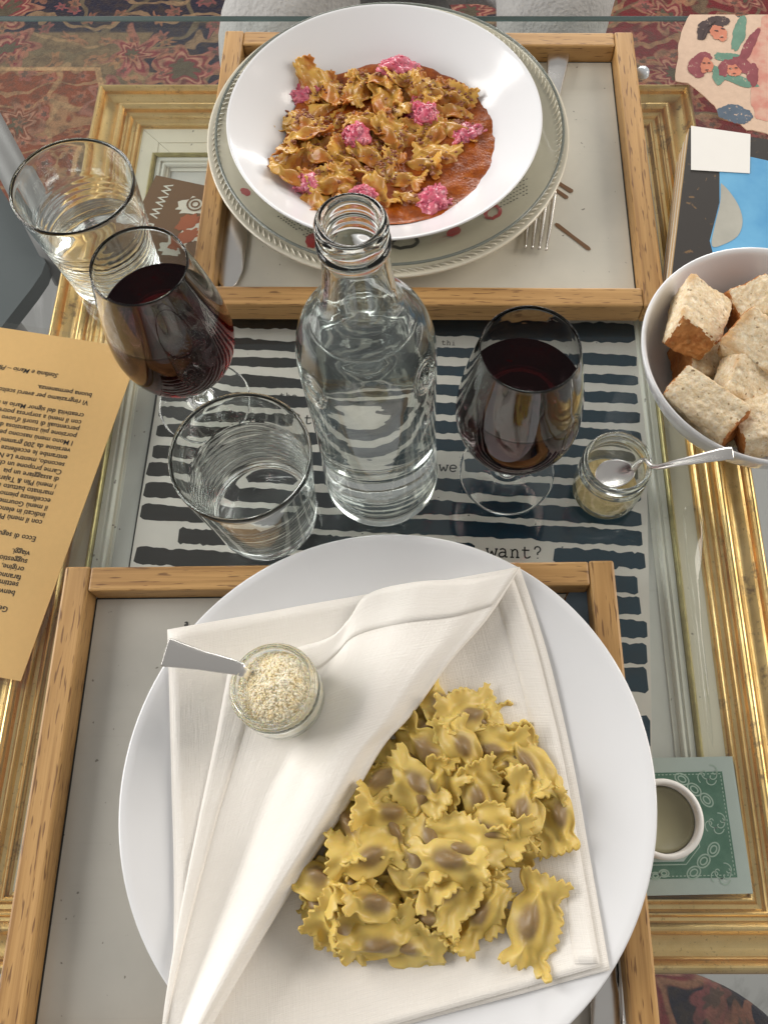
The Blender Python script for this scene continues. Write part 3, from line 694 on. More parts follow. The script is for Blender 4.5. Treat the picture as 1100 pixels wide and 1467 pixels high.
LE = [(240, 902), (243, 1000), (246, 1120), (250, 1280), (245, 1480), (240, 1560)]; RE = [(744, 812), (782, 930), (818, 1080), (845, 1230), (872, 1384), (900, 1530)]
def base_layer(dz, right_in, left_in, top_in, bottom):
    rows_ = []
    for i in range(49):
        t = i / 48 * bottom; a = curve_at(LE, min(1, t * 1.13)); b = curve_at(RE, t * .905); row = []
        a = (a[0] + left_in, a[1]); b = (b[0] - right_in, b[1])
        for j in range(45):
            s_ = j / 44; u, v = lerp2(a, b, s_); v += top_in * (1 - i / 48) - 26 * math.sin(math.pi * s_) * 0 * (1 - t)
            p = pn(u, v, dz); w_ = .0007 * noise.noise((p.x * 28, p.y * 28, dz * 900)) + .0012 * max(0, noise.noise((p.x * 12, p.y * 12, dz * 500)))
            p.z += w_; row.append(p)
        rows_.append(row)
    return rows_
def rebase(o):
    o.data.transform(Matrix.Translation(-nap.location)); return o
rebase(cloth_grid('lower_layer', base_layer(.0006, 0, 0, 0, .89), nap)); rebase(cloth_grid('upper_layer', base_layer(.0028, 13, 4, 3, .882), nap))
# hem of the lower layer (right edge)
rowsH = []
for i in range(41):
    t = .02 + i / 40 * .77; b = curve_at(RE, t); rowsH.append([pn(b[0] - 14 - k_ * 8.5, b[1] + 3, .0040 - .0004 * abs(k_ - 2)) for k_ in range(5)])
rebase(cloth_grid('hem', rowsH, nap, .0006))
# flap
LF = [(327, 962), (318, 1010), (302, 1090), (281, 1190), (258, 1310), (236, 1440), (228, 1540)]
FF = [(743, 813), (690, 890), (640, 948), (585, 1024), (545, 1068), (505, 1135), (470, 1190), (415, 1272), (345, 1385), (280, 1495), (255, 1545)]
TOPE = [(327, 962), (400, 934), (470, 914), (500, 886), (528, 850), (600, 833), (680, 829), (743, 813)]
def sst(a, b, x):
    x = max(0, min(1, (x - a) / (b - a))); return x * x * (3 - 2 * x)
def flap_point(s_, t):
    l, f = curve_at(LF, t), curve_at(FF, t); u, v = lerp2(l, f, s_)
    # pull the first rows to the curved upper edge
    te = curve_at(TOPE, s_); base0 = lerp2(LF[0], FF[0], s_); k_ = (1 - t) ** 5
    u += (te[0] - base0[0]) * k_; v += (te[1] - base0[1]) * k_
    up = .0265 * sst(.38, .80, s_) * (1 - .35 * t) * (.35 + .65 * sst(-.12, .22, t)) - .008 * sst(.86, 1.0, s_) * (.4 + .6 * sst(0, .3, t)) - .0085 * k_ * sst(.6, 1, s_)
    up += .0022 * math.exp(-((s_ - .52) / .09) ** 2) * sst(.02, .1, t) * (1 - sst(.3, .7, t)) + .0012 * math.exp(-((s_ - .68) / .07) ** 2) * (1 - sst(.2, .6, t)) * 1.3 - .0010 * math.exp(-((s_ - .60) / .06) ** 2) * (1 - sst(.2, .6, t))
    dz = .0046 + up
    p = pn(u, v, dz); p.z += .0009 * noise.noise((p.x * 30, p.y * 30, 9)) * (1 - s_ * .3)
    return p
rowsF = []
for i in range(71):
    t = (i / 70) ** 1.15; row = [flap_point(j / 60, t) for j in range(61)]
    e = row[-1]; d2 = (row[-1] - row[-4]); d2.z = 0; d2.normalize()
    gz = nap_z(e.x, e.y) + .0042; hh = max(.001, e.z - gz)
    for q in range(1, 9):
        a = math.pi * q / 8; rr_ = min(hh, .010) / 2
        row.append(Vector((e.x + d2.x * rr_ * math.sin(a) * .55 - d2.x * .012 * sst(.4, 1, q / 8), e.y + d2.y * rr_ * math.sin(a) * .55 - d2.y * .012 * sst(.4, 1, q / 8), e.z - rr_ * (1 - math.cos(a)))))
    rowsF.append(row)
rebase(cloth_grid('folded_flap', rowsF, nap))
def strip_from(rowfun, n, m, name, lift=.0009):
    rows_ = []
    for i in range(n + 1):
        rows_.append([rowfun(i / n, j / m) + Vector((0, 0, lift * (1 if 0 < j < m else .3))) for j in range(m + 1)])
    rebase(cloth_grid(name, rows_, nap, .0007))
strip_from(lambda a, b: flap_point(.002 + b * .125 * (1 - .25 * a), a), 60, 6, 'hem', .0011)
strip_from(lambda a, b: flap_point(.01 + a * .985, b * .075 + .0005), 60, 6, 'hem', .0011)

# ---- heap of plain pasta on the napkin
hp = Heap(-.13, -.10, .11, .17, lambda x, y: nap_z(x, y) + .0036)
rn = random.Random(21)
def cp(cx, cy): return (400 + cx / 2.2917, 940 + cy / 2.2917)
bottom = [(250, 620, 40), (200, 700, -20), (330, 470, 70), (430, 360, 20), (560, 250, -30), (700, 400, 50), (830, 470, 10), (640, 640, -40), (520, 560, 80), (420, 760, 0), (300, 860, 30), (560, 800, -60), (730, 620, 30), (180, 900, 45), (410, 930, 0), (680, 790, 60), (600, 420, 10), (330, 660, -30), (500, 240, 40), (760, 330, -20), (270, 520, -50), (150, 800, 60), (480, 860, 20), (620, 740, 10), (380, 580, 60), (780, 560, -10), (240, 760, 80), (540, 360, -70), (660, 200, 10)]
topl = [(530, 150, 62), (620, 175, -25), (235, 560, 70), (120, 825, 30), (205, 905, 35), (420, 955, 10), (325, 920, 0), (905, 520, 80), (815, 345, 62), (710, 290, 5), (470, 305, 42), (590, 305, 75), (325, 385, -38), (725, 630, -52), (800, 500, -72), (135, 735, 28), (660, 845, -58), (580, 775, -62), (450, 700, 50), (285, 640, -8), (350, 510, 12), (305, 795, 14), (500, 450, -60), (440, 425, 35), (670, 455, 72), (705, 560, 22), (475, 610, 62), (612, 612, 28), (555, 690, 5)]
NAP_LABEL = 'yellow pinched pasta parcel in the plain heap on the napkin'
def put(me, mt, s_, label, group, cat='pasta'):
    o = bpy.data.objects.new('pasta_parcel', me); col.objects.link(o); o.matrix_world = mt @ Matrix.Scale(s_, 4); tag(o, label, cat, group); return o
for i, (cx, cy_, an) in enumerate(bottom + topl):
    u, v = cp(cx, cy_); low = i < len(bottom)
    p = P(u, v, nap_z(0, .05) + (.010 if low else .022)); s_ = rn.uniform(.88, 1.06)
    mt = hp.lay(p.x, p.y, R(-an) + (math.pi if rn.random() < .5 else 0) + rn.uniform(-.15, .15), .034 * s_, .019 * s_, .0016, .0038, rn, .5, .22) @ Matrix.Rotation(rn.uniform(-.3, .3), 4, 'X')
    put(PM[rn.randrange(14)], mt, s_, NAP_LABEL, 'plain pasta parcels on the napkin')
p = P(*cp(835, 870), nap_z(.06, 0) + .006); lone = pasta_mesh(777, .046, .027, (.15, .003, .004, -.22, .0095, .50)); lone.materials.append(M['pasta'])
put(lone, Matrix.Translation((p.x, p.y, nap_z(p.x, p.y) + .0072)) @ Matrix.Rotation(R(252), 4, 'Z'), 1.0, 'single yellow pasta parcel lying apart from the heap on the napkin', None)

# ---- pasta in sauce
hs = Heap(BWX - .1, BWY - .1, BWX + .1, BWY + .1, lambda x, y: max(bowl_z(math.hypot(x - BWX, y - BWY)), BWZ + SZ - .001))
def c2(cx, cy): return (380 + cx / 3.235, 60 + cy / 3.235)
bs = [(160, 400, 20), (250, 330, -40), (330, 250, 30), (450, 230, 60), (600, 240, 10), (700, 300, -30), (560, 380, 20), (420, 420, -50), (300, 480, 0), (200, 540, 40), (130, 560, -30), (400, 560, 20), (520, 480, 70), (660, 440, 0), (780, 380, 40), (250, 640, 10)]
ts = [(310, 180, 60), (430, 180, -65), (560, 230, 70), (790, 180, 20), (860, 250, 0), (180, 330, 35), (120, 460, -70), (270, 490, 50), (200, 400, -20), (470, 340, 10), (590, 380, 40), (770, 370, -60), (900, 340, 20), (720, 510, 25), (570, 530, -70), (640, 570, 20), (230, 690, 60), (380, 640, 30), (120, 590, 20), (200, 145, 70), (345, 300, -40), (690, 660, 30), (480, 470, 20), (520, 140, 30), (640, 130, -20), (720, 190, 50), (880, 200, 30), (300, 600, -20), (420, 700, 15), (520, 620, 60), (800, 450, 10)]
for i, (cx, cy_, an) in enumerate(bs + ts):
    u, v = c2(cx, cy_); low = i < len(bs); p = P(u, v, BWZ + (.016 if low else .030)); s_ = rn.uniform(.74, .92)
    mt = hs.lay(p.x, p.y, R(-an) + rn.uniform(-.2, .2), .034 * s_, .018 * s_, .0016, .0038, rn, .6, .3) @ Matrix.Rotation(rn.uniform(-.35, .35), 4, 'X')
    put(PMS[rn.randrange(14)], mt, s_, 'sauce coated yellow pasta parcel in the white pasta bowl', 'sauced pasta parcels in the bowl')
def hz(x, y):
    i, j = int((x - hs.x0) / hs.res), int((y - hs.y0) / hs.res); return hs.h[max(0, min(hs.nx - 1, i))][max(0, min(hs.ny - 1, j))]
# crumbs of minced meat
vs, fs = [], []; ico = bmesh.new(); bmesh.ops.create_icosphere(ico, subdivisions=1, radius=1); iv = [v.co.copy() for v in ico.verts]; if_ = [tuple(v.index for v in f.verts) for f in ico.faces]; ico.free()
for _ in range(2200):
    a, r = rr.uniform(0, 6.283), .082 * math.sqrt(rr.random()); x, y = BWX + r * math.cos(a), BWY + r * math.sin(a)
    if r > .07 and rr.random() < .75: continue
    if noise.noise((x * 45, y * 45, 1)) < .08 and rr.random() < .85: continue
    z = hz(x, y); s_ = rr.uniform(.0004, .0015); b0 = len(vs); sd = rr.uniform(0, 99)
    vs += [Vector((x, y, z)) + Vector((v.x * s_ * 1.2, v.y * s_, v.z * s_ * .7)) * (1 + 1.1 * noise.noise(v * 1.7 + Vector((sd, 0, 0)))) for v in iv]; fs += [tuple(b0 + q for q in f) for f in if_]
k = N('minced_meat'); M['mince'] = k.bsdf(Base_Color=k.mix(k.noise(160, 3), (.16, .045, .016), (.36, .13, .06)), Roughness=.35, Normal=k.bump(k.noise(700), .4, .0008))
o = pyd('minced_meat', vs, fs, M['mince'], None, True); tag(o, 'brown crumbs of minced meat scattered over the sauced pasta', 'meat', None, 'stuff')
# pink shredded heaps
k = N('pink_shreds'); nn = k.noise(150, 3)
M['pink'] = k.bsdf(Base_Color=k.mix(k.step(nn, .3, .7), (.55, .075, .14), (.74, .24, .30)), Roughness=.22, Specular_IOR_Level=.55, Subsurface_Weight=.4, Subsurface_Radius=(.004, .0012, .0014), Subsurface_Scale=.7)
ico = bmesh.new(); bmesh.ops.create_icosphere(ico, subdivisions=4, radius=1); iv3 = [v.co.copy() for v in ico.verts]; if3 = [tuple(v.index for v in f.verts) for f in ico.faces]; ico.free()
def pink(seed, rx, ry, rz_):
    rn_ = random.Random(seed); vs, fs = [], []
    lump = Vector((seed * 1.7, 0, 0))
    for i in range(60):
        d = Vector((rn_.gauss(0, 1), rn_.gauss(0, 1), abs(rn_.gauss(0, .9)))).normalized(); d *= (.78 + .5 * noise.noise(d * 1.5 + lump)) * rn_.uniform(.8, 1.02)
        c3 = Vector((d.x * rx, d.y * ry, d.z * rz_))
        if i % 5:
            s_ = rn_.uniform(.0009, .0022); b0 = len(vs); sd = rn_.uniform(0, 99); rot = Matrix.Rotation(rn_.uniform(0, 6), 3, Vector((rn_.random(), rn_.random(), rn_.random() + .1)).normalized())
            vs += [c3 + rot @ (Vector((v.x * s_ * 1.7, v.y * s_ * .8, v.z * s_ * .7)) * (1 + .7 * noise.noise(v * 1.9 + Vector((sd, 0, 0))))) for v in iv]; fs += [tuple(b0 + q for q in f) for f in if_]
        else:
            t = Vector((rn_.uniform(-1, 1), rn_.uniform(-1, 1), rn_.uniform(-.4, .4))).normalized(); b = Vector((rn_.uniform(-1, 1), rn_.uniform(-1, 1), rn_.uniform(-.2, 1))) * .0012; ln = rn_.uniform(.0018, .0036); r0 = rn_.uniform(.0005, .0009)
            tube_data([c3 - t * ln, c3 - t * ln * .35 + b, c3 + t * ln * .35 + b, c3 + t * ln], [r0 * .4, r0, r0, r0 * .4], 5, vs, fs)
    b0 = len(vs)
    for v in iv3:
        kk = .80 + .32 * noise.noise(v * 1.5 + lump) + .20 * noise.noise(v * 3.6 + lump) + .13 * noise.noise(v * 8 + lump)
        vs.append(Vector((v.x * rx * kk, v.y * ry * kk, v.z * rz_ * kk)))
    fs += [tuple(b0 + q for q in f) for f in if3]
    return vs, fs
for i, (u, v, rx, ry, an) in enumerate([(436, 130, .0145, .009, 12), (571, 92, .0150, .0085, 8), (510, 191, .0095, .010, 0), (599, 152, .0075, .010, -40), (611, 160, .010, .007, 30), (668, 190, .013, .008, 40), (441, 260, .0105, .0075, -10), (520, 275, .009, .006, -10), (621, 284, .013, .0105, 45)]):
    q = c2(*((u - 380) * 3.235, (v - 60) * 3.235)); p = P(q[0], q[1], BWZ + .033); z = hz(p.x, p.y) - .0015
    v_, f_ = pink(40 + i, rx * 1.3, ry * 1.35, .0100); o = pyd('pink_shreds', v_, f_, M['pink'], None, True); p = P(q[0], q[1], z + .004)
    o.location = (p.x, p.y, z); o.rotation_euler = (0, 0, R(an)); tag(o, 'small heap of bright pink shreds topping the sauced pasta', 'garnish', 'pink shredded heaps on the sauced pasta')

# ================================================================== glassware
def offset_in(prof, w_): return [(max(r - w_, 0), z) for r, z in prof]
def tumbler(loc, label, level=None):
    t = empty('tumbler', loc); tag(t, label, 'glass', 'water tumblers on the table')
    out = [(0, .0008), (.026, .0006), (.0305, .0), (.0325, .0016), (.0334, .006)] + [(.0334 + .0071 * ((z - .006) / .084) ** 1.1, z) for z in [.006 + .084 * i / 24 for i in range(1, 25)]]
    inn = []
    for i in range(0, 61):
        z = .089 - (.089 - .0135) * i / 60; r = .0334 + .0071 * max(0, (z - .006) / .084) ** 1.1 - .0019
        env = sst(.012, .020, z) * (1 - sst(.052, .064, z)); inn.append((r + .00042 * env * math.sin(z * 2 * math.pi / .0052), z))
    inn += [(.0312, .0112), (.028, .0098), (.015, .0094), (0, .0094)]
    out[-1] = (.0402, .0896); out += [(.0398, .0901), (.0392, .0899)]
    latheobj('body', out + inn, M['glass'], t, 96)
    if level:
        pr = [(0, level), (.02, level)]; zs = [level - (level - .0135) * i / 14 for i in range(15)]
        pr += [(.0334 + .0071 * max(0, (z - .006) / .084) ** 1.1 - .0016, z) for z in zs] + [(.0313, .0110), (.028, .0096), (.015, .0092), (0, .0092)]
        latheobj('water', pr, M['water'], t, 96)
    return t
tumbler((-.1063, .2127, 0.0002), 'empty ridged tumbler between the bottle and the wooden tray corner')
tumbler((-.2323, .4078, 0.0002), 'ridged tumbler half full of water above the gilded frame', .040)
def wineglass(loc, label, rz=0):
    t = empty('wine_glass', loc, rz); tag(t, label, 'wine glass', 'stemmed glasses of red wine')
    low = crom([(.0318, .0012), (.030, .0022), (.018, .0031), (.009, .0050), (.0058, .0095), (.0049, .018), (.0051, .029), (.0068, .0365), (.0125, .0425), (.0235, .0510), (.0325, .0640), (.0364, .0800), (.0357, .0980), (.0328, .1180), (.0288, .1380), (.0263, .1490)], 6)
    inn = crom([(.0253, .1490), (.0277, .1380), (.0317, .1180), (.0346, .0980), (.0353, .0800), (.0313, .0645), (.0222, .0525), (.0110, .0462), (0, .0450)], 6)
    latheobj('body', [(0, .0012), (.0300, .0004), (.0314, .0), (.0318, .0012)] + [tuple(p) for p in low[1:]] + [(.0262, .1498), (.0257, .1501), (.0254, .1497)] + [tuple(p) for p in inn[1:]], M['glass'], t, 96)
    lv = .1085; ip = [p for p in inn if p[1] < lv]; r0 = [a for a in inn if a[1] >= lv][-1]; f = (r0[1] - lv) / (r0[1] - ip[0][1]); rl = r0[0] + (ip[0][0] - r0[0]) * f
    latheobj('wine', [(0, lv), (rl - .002, lv), (rl - .0006, lv + .0002), (rl + .0003, lv + .0007)] + [(p[0] + .0003 if p[0] > 0 else 0, p[1] - .0002) for p in ip], M['wine'], t, 96)
wineglass((.0517, .2438, .0002), 'stemmed glass of red wine beside the clear bottle and spice jar'); wineglass((-.1555, .2962, .0002), 'stemmed glass of red wine behind the empty tumbler, beside the ochre sheet', 1)
# bottle
bt = empty('water_bottle', (-.0318, .2405, .0002), R(8)); tag(bt, 'clear glass bottle of water with embossed oval seals on the shoulder', 'bottle')
def ring(d): return d
outb = crom([(.0352, 0), (.0368, .0016), (.0373, .006), (.0373, .0135), (.0362, .0165), (.0370, .0195), (.0368, .030), (.0360, .050), (.0356, .080), (.0357, .110), (.0359, .135), (.0358, .150), (.0345, .1640), (.0305, .1770), (.0245, .1865), (.0195, .1935), (.0172, .2010), (.0160, .2120), (.0150, .2240), (.0145, .2290), (.0146, .2315), (.0158, .2325), (.0160, .2355), (.0149, .2372), (.0147, .2392), (.0154, .2408), (.0155, .2455), (.0147, .2478)], 5)
inb = crom([(.0122, .2478), (.0112, .2460), (.0109, .2400), (.0113, .2300), (.0125, .2150), (.0140, .2030), (.0168, .1935), (.0225, .1848), (.0282, .1750), (.0316, .1630), (.0328, .1500), (.0329, .135), (.0327, .110), (.0326, .080), (.0330, .050), (.0337, .030), (.0337, .0200), (.0325, .0140), (.028, .0098), (.015, .0105), (0, .0125)], 5)
latheobj('body', [(0, .0055), (.020, .0035), (.0325, .0002)] + [tuple(p) for p in outb] + [(.0138, .2485), (.0128, .2484)] + [tuple(p) for p in inb], M['bottle_glass'], bt, 112)
lv = .1835; ip = [p for p in inb if p[1] < lv]
latheobj('water', [(0, lv), (.014, lv)] + [(p[0] + .0004 if p[0] > 0 else 0, p[1] - (.0003 if p[1] < .02 else 0)) for p in ip], M['water'], bt, 112)
def brad(z):
    for a, b in zip(outb, outb[1:]):
        if a[1] <= z <= b[1]: return a[0] + (b[0] - a[0]) * (z - a[1]) / max(1e-9, b[1] - a[1])
    return .03
def emblem(az, zc, letter):
    vs, fs = [], []
    def on(a, z): # a: metres along the girth
        r = brad(z) + .0002; t = az + a / .034; return Vector((r * math.cos(t), r * math.sin(t), z))
    for k_ in (1.0, .8):
        tube_data([on(.0085 * k_ * math.cos(t), zc + .0115 * k_ * math.sin(t)) for t in [2 * math.pi * i / 36 for i in range(37)]], .00075, 6, vs, fs)
    st = [[(-.6, -.55), (-.1, -.75), (.45, -.5), (.3, -.05), (-.3, .15), (-.45, .5), (.1, .75), (.6, .55)]] if letter == 'S' else [[(-.7, -.6), (-.55, .5), (-.2, -.5), (.1, .55), (.3, -.55), (.65, .6)], [(-.6, .2), (.6, -.1)], [(.0, -.7), (.1, .7)]]
    for s_ in st: tube_data([on(.0085 * .75 * q.x, zc + .0115 * .75 * q.y) for q in crom([(*q, 0) for q in s_], 5)], .0010, 6, vs, fs)
    fixn(pyd('embossed_seal', vs, fs, M['bottle_glass'], bt, True))
emblem(R(216), .1540, 'S'); emblem(R(300 + 20), .1580, 'M'); emblem(R(90), .1550, 'S')

# small jars with spoons
def jar(name, loc, r, h, label, cat='jar'):
    t = empty(name, loc); tag(t, label, cat, 'small glass jars with spoons')
    out = crom([(r * .80, 0), (r * .93, .0012), (r * 1.0, .006), (r * 1.0, h * .62), (r * .96, h * .72), (r * .90, h * .77), (r * .97, h * .82), (r * .985, h * .88), (r * .93, h * .91), (r * .95, h * .95), (r * .93, h * .99)], 5)
    inn = crom([(r * .84, h * .99), (r * .82, h * .93), (r * .82, h * .78), (r * .88, h * .66), (r * .90, h * .5), (r * .90, .010), (r * .84, .0058), (r * .5, .0045), (0, .0045)], 5)
    latheobj('body', [(0, .0008), (r * .75, .0004)] + [tuple(p) for p in out] + [(r * .90, h), (r * .86, h)] + [tuple(p) for p in inn], M['glass'], t, 80)
    return t
def heap_mesh(name, r, z0, z1, n, mat, parent, seed, size=(.0007, .0017), floor=.0049, tiltx=0.0, col_=None):
    rn_ = random.Random(seed); vs, fs = [], []
    # body of the heap: a bumpy plug, then grains over its top
    nr, na = 10, 40; prof = [(0, floor), (r * .8, floor + .0004), (r, floor + .003)]
    rows_ = [[0]]; vs.append(Vector((0, 0, floor)))
    for rr_, zz in prof[1:]:
        rows_.append(list(range(len(vs), len(vs) + na))); vs += [Vector((rr_ * math.cos(2 * math.pi * j / na), rr_ * math.sin(2 * math.pi * j / na), zz)) for j in range(na)]
    def top(x, y): return z0 + (z1 - z0) * max(0, 1 - (math.hypot(x, y) / r) ** 2) + tiltx * x + .0012 * noise.noise((x * 300 + seed, y * 300, 0))
    for i in range(nr, 0, -1):
        rows_.append(list(range(len(vs), len(vs) + na))); vs += [Vector((r * i / nr * math.cos(2 * math.pi * j / na), r * i / nr * math.sin(2 * math.pi * j / na), top(r * i / nr * math.cos(2 * math.pi * j / na), r * i / nr * math.sin(2 * math.pi * j / na)))) for j in range(na)]
    rows_.append([len(vs)]); vs.append(Vector((0, 0, top(0, 0))))
    for a, b in zip(rows_, rows_[1:]):
        for j in range(na):
            j2 = (j + 1) % na
            if len(a) == 1: fs.append((a[0], b[j2], b[j]))
            elif len(b) == 1: fs.append((a[j], a[j2], b[0]))
            else: fs.append((a[j], a[j2], b[j2], b[j]))
    for _ in range(n):
        a, q = rn_.uniform(0, 6.283), r * .96 * math.sqrt(rn_.random()); x, y = q * math.cos(a), q * math.sin(a); s_ = rn_.uniform(*size); b0 = len(vs)
        rot = Matrix.Rotation(rn_.uniform(0, 6), 3, Vector((rn_.random(), rn_.random(), rn_.random() + .1)).normalized()); zz = top(x, y) + rn_.uniform(-.0004, .0008)
        vs += [Vector((x, y, zz)) + rot @ Vector((v.x * s_ * 1.5, v.y * s_, v.z * s_ * .8)) for v in iv]; fs += [tuple(b0 + t for t in f) for f in if_]
    o = pyd(name, vs, fs, mat, parent, False); o['kind'] = 'stuff'; return o
k = N('grated_cheese'); nz_ = k.noise(220, 3); M['cheese'] = k.bsdf(Base_Color=k.mix(k.step(nz_, .35, .7), (.92, .86, .70), (.88, .76, .50)), Roughness=.6, Specular_IOR_Level=.3, Subsurface_Weight=.3, Subsurface_Radius=(.002, .0015, .0008))
M['spice'] = plain('yellow_seasoning', (.70, .56, .28), .75, .2, var=.25, nscale=500)
def spoon(loc, pts, widths, bowl_c, bowl_r, label, bowl_dir, bowl_n=(0, 0, 1), th=.0013):
    t = empty('teaspoon', loc); tag(t, label, 'spoon', 'teaspoons standing in small jars'); im = -Vector(loc)
    path = crom([Vector(p) + im for p in pts], 6); n = len(path); wd = []
    for i in range(n):
        f = i / (n - 1) * (len(widths) - 1); a = int(min(f, len(widths) - 2)); wd.append(widths[a] + (widths[a + 1] - widths[a]) * (f - a))
    sweep('handle', path, wd, th, M['steel'], t)
    nz = Vector(bowl_n).normalized(); dx = Vector(bowl_dir); dx = (dx - nz * dx.dot(nz)).normalized(); dy = nz.cross(dx); vs, fs = [], []; nr, na = 8, 32; c3 = Vector(bowl_c) + im
    for side in (0, 1):
        for i in range(nr + 1):
            for j in range(na):
                a = 2 * math.pi * j / na; q = i / nr; x = bowl_r[0] * q * math.cos(a); y = bowl_r[1] * q * math.sin(a) * (1 - .12 * math.cos(a)); z = -bowl_r[2] * (1 - q * q) - side * .0009
                vs.append(c3 + dx * x + dy * y + nz * z)
    for side in (0, 1):
        b0 = side * (nr + 1) * na
        for i in range(nr):
            for j in range(na): fs.append((b0 + i * na + j, b0 + i * na + (j + 1) % na, b0 + (i + 1) * na + (j + 1) % na, b0 + (i + 1) * na + j))
    for j in range(na): fs.append((nr * na + j, nr * na + (j + 1) % na, (2 * nr + 1) * na + (j + 1) % na, (2 * nr + 1) * na + j))
    o = pyd('bowl', vs, fs, M['steel'], t, True); bmx = bmesh.new(); bmx.from_mesh(o.data); bmesh.ops.remove_doubles(bmx, verts=bmx.verts[:], dist=1e-6); bmesh.ops.recalc_face_normals(bmx, faces=bmx.faces[:]); bmx.to_mesh(o.data); bmx.free()
JX, JY = .1165, .2300
jr = jar('spice_jar', (JX, JY, .0002), .0222, .0455, 'little glass jar of yellow seasoning on the striped poster'); heap_mesh('seasoning', .0196, .0075, .0085, 300, M['spice'], jr, 3, (.0004, .0009))
e1, e2 = P(921, 676, .046), P(1046, 650, .073)
bc = Vector((JX + .001, JY - .001, .030))
spoon((JX, JY, .03), [bc + Vector((.0105, .001, .0035)), Vector((JX + .0165, JY + .002, .043)), e1 + Vector((.006, .001, .005)), e1.lerp(e2, .45) + Vector((0, 0, .003)), e2.lerp(e1, .12) + Vector((0, 0, .002)), e2 + Vector((.001, 0, .001))], [.0045, .0032, .0034, .0052, .0085, .0080], bc, (.0125, .0098, .003), 'steel teaspoon standing in the seasoning jar and resting on the bread bowl', (1, .1, .3), (-.25, 0, 1), .0016)
cpz = .0 ; cj = P(391, 985, .07); cjz = nap_z(cj.x, cj.y) + .0092
cjp = P(390, 981, cjz + .040)
cj2 = jar('cheese_jar', (cjp.x, cjp.y, cjz), .0240, .0400, 'little glass jar of grated cheese standing on the napkin')
heap_mesh('grated_cheese', .0212, .0310, .0425, 3200, M['cheese'], cj2, 4, (.0003, .0009), tiltx=.12)
b1 = cjp + Vector((-.0085, .004, -.006)); h1 = P(338, 957, cjz + .0425); h2 = P(237, 934, cjz + .052)
spoon((cjp.x, cjp.y, cjz + .03), [b1 + Vector((-.004, .001, .003)), h1.lerp(b1, .35) + Vector((0, 0, .002)), h1 + Vector((0, 0, .001)), h1.lerp(h2, .5), h2.lerp(h1, .06), h2], [.0055, .0062, .0078, .0105, .0150, .0148], b1 + Vector((.003, -.001, -.004)), (.012, .010, .003), 'steel teaspoon with flat tapered handle stuck in the grated cheese', (1, -.2, -.3), (-.5, .2, .8), .0013)

# ================================================================== bread bowl
BX, BY = .2140, .2995
bb = empty('bread_bowl', (BX, BY, .0002)); tag(bb, 'round white bowl filled with toasted bread cubes', 'bowl')
pr = crom([(0, .0055), (.028, .0058), (.046, .013), (.060, .026), (.070, .042), (.0768, .0605)], 6) + [(.0782, .0628), (.0796, .0630), (.0802, .0615)] + crom([(.0792, .0570), (.0735, .041), (.0635, .0245), (.050, .011), (.036, .0030), (.034, 0)], 6) + [(.031, 0), (.029, .0022), (0, .0022)]
latheobj('body', pr, M['porcelain'], bb, 112)
def crumb_mat():
    k = N('bread_crumb'); v = k.n('TexVoronoi', {'feature': 'F1'}, Scale=420.0); k.set(v.inputs['Vector'], k.tc.outputs['Object']); v2 = k.n('TexVoronoi', {'feature': 'SMOOTH_F1'}, Scale=170.0); k.set(v2.inputs['Vector'], k.tc.outputs['Object'])
    n = k.noise(60, 4); por = k.step(v2.outputs['Distance'], .15, .5); toast = attr(k, 'toast')
    fine = k.noise(480, 3, .7); b = k.mix(k.step(fine, .35, .65), (.76, .59, .37), (.90, .80, .62)); b = k.mix(k.math('MULTIPLY', k.step(k.noise(34, 3), .52, .75), .4), b, (.66, .43, .18)); b = k.mix(k.math('MULTIPLY', k.step(k.noise(300, 1), .70, .76), .8), b, (.16, .08, .03)); b = k.mix(k.math('MULTIPLY', k.step(toast, .25, .9), .75), b, k.mix(n, (.52, .24, .07), (.62, .36, .13)))
    b = k.mix(k.math('MULTIPLY', por, .30), b, (.60, .44, .24))
    return k.bsdf(Base_Color=b, Roughness=.8, Specular_IOR_Level=.25, Subsurface_Weight=.2, Subsurface_Radius=(.003, .002, .001), Normal=k.bump(k.math('ADD', k.math('MULTIPLY', k.noise(420, 4, .7), 1.4), por), .7, .0013))
def crust_mat():
    k = N('bread_crust'); n = k.noise(70, 5, .65); n2 = k.noise(260, 3)
    b = k.mix(k.step(n, .3, .7), (.50, .21, .06), (.30, .095, .022)); b = k.mix(k.math('MULTIPLY', k.step(n2, .5, .75), .5), b, (.62, .36, .14))
    return k.bsdf(Base_Color=b, Roughness=.55, Specular_IOR_Level=.35, Normal=k.bump(k.math('ADD', n, n2), .6, .0015))
M['crumb'] = crumb_mat(); M['crust'] = crust_mat()
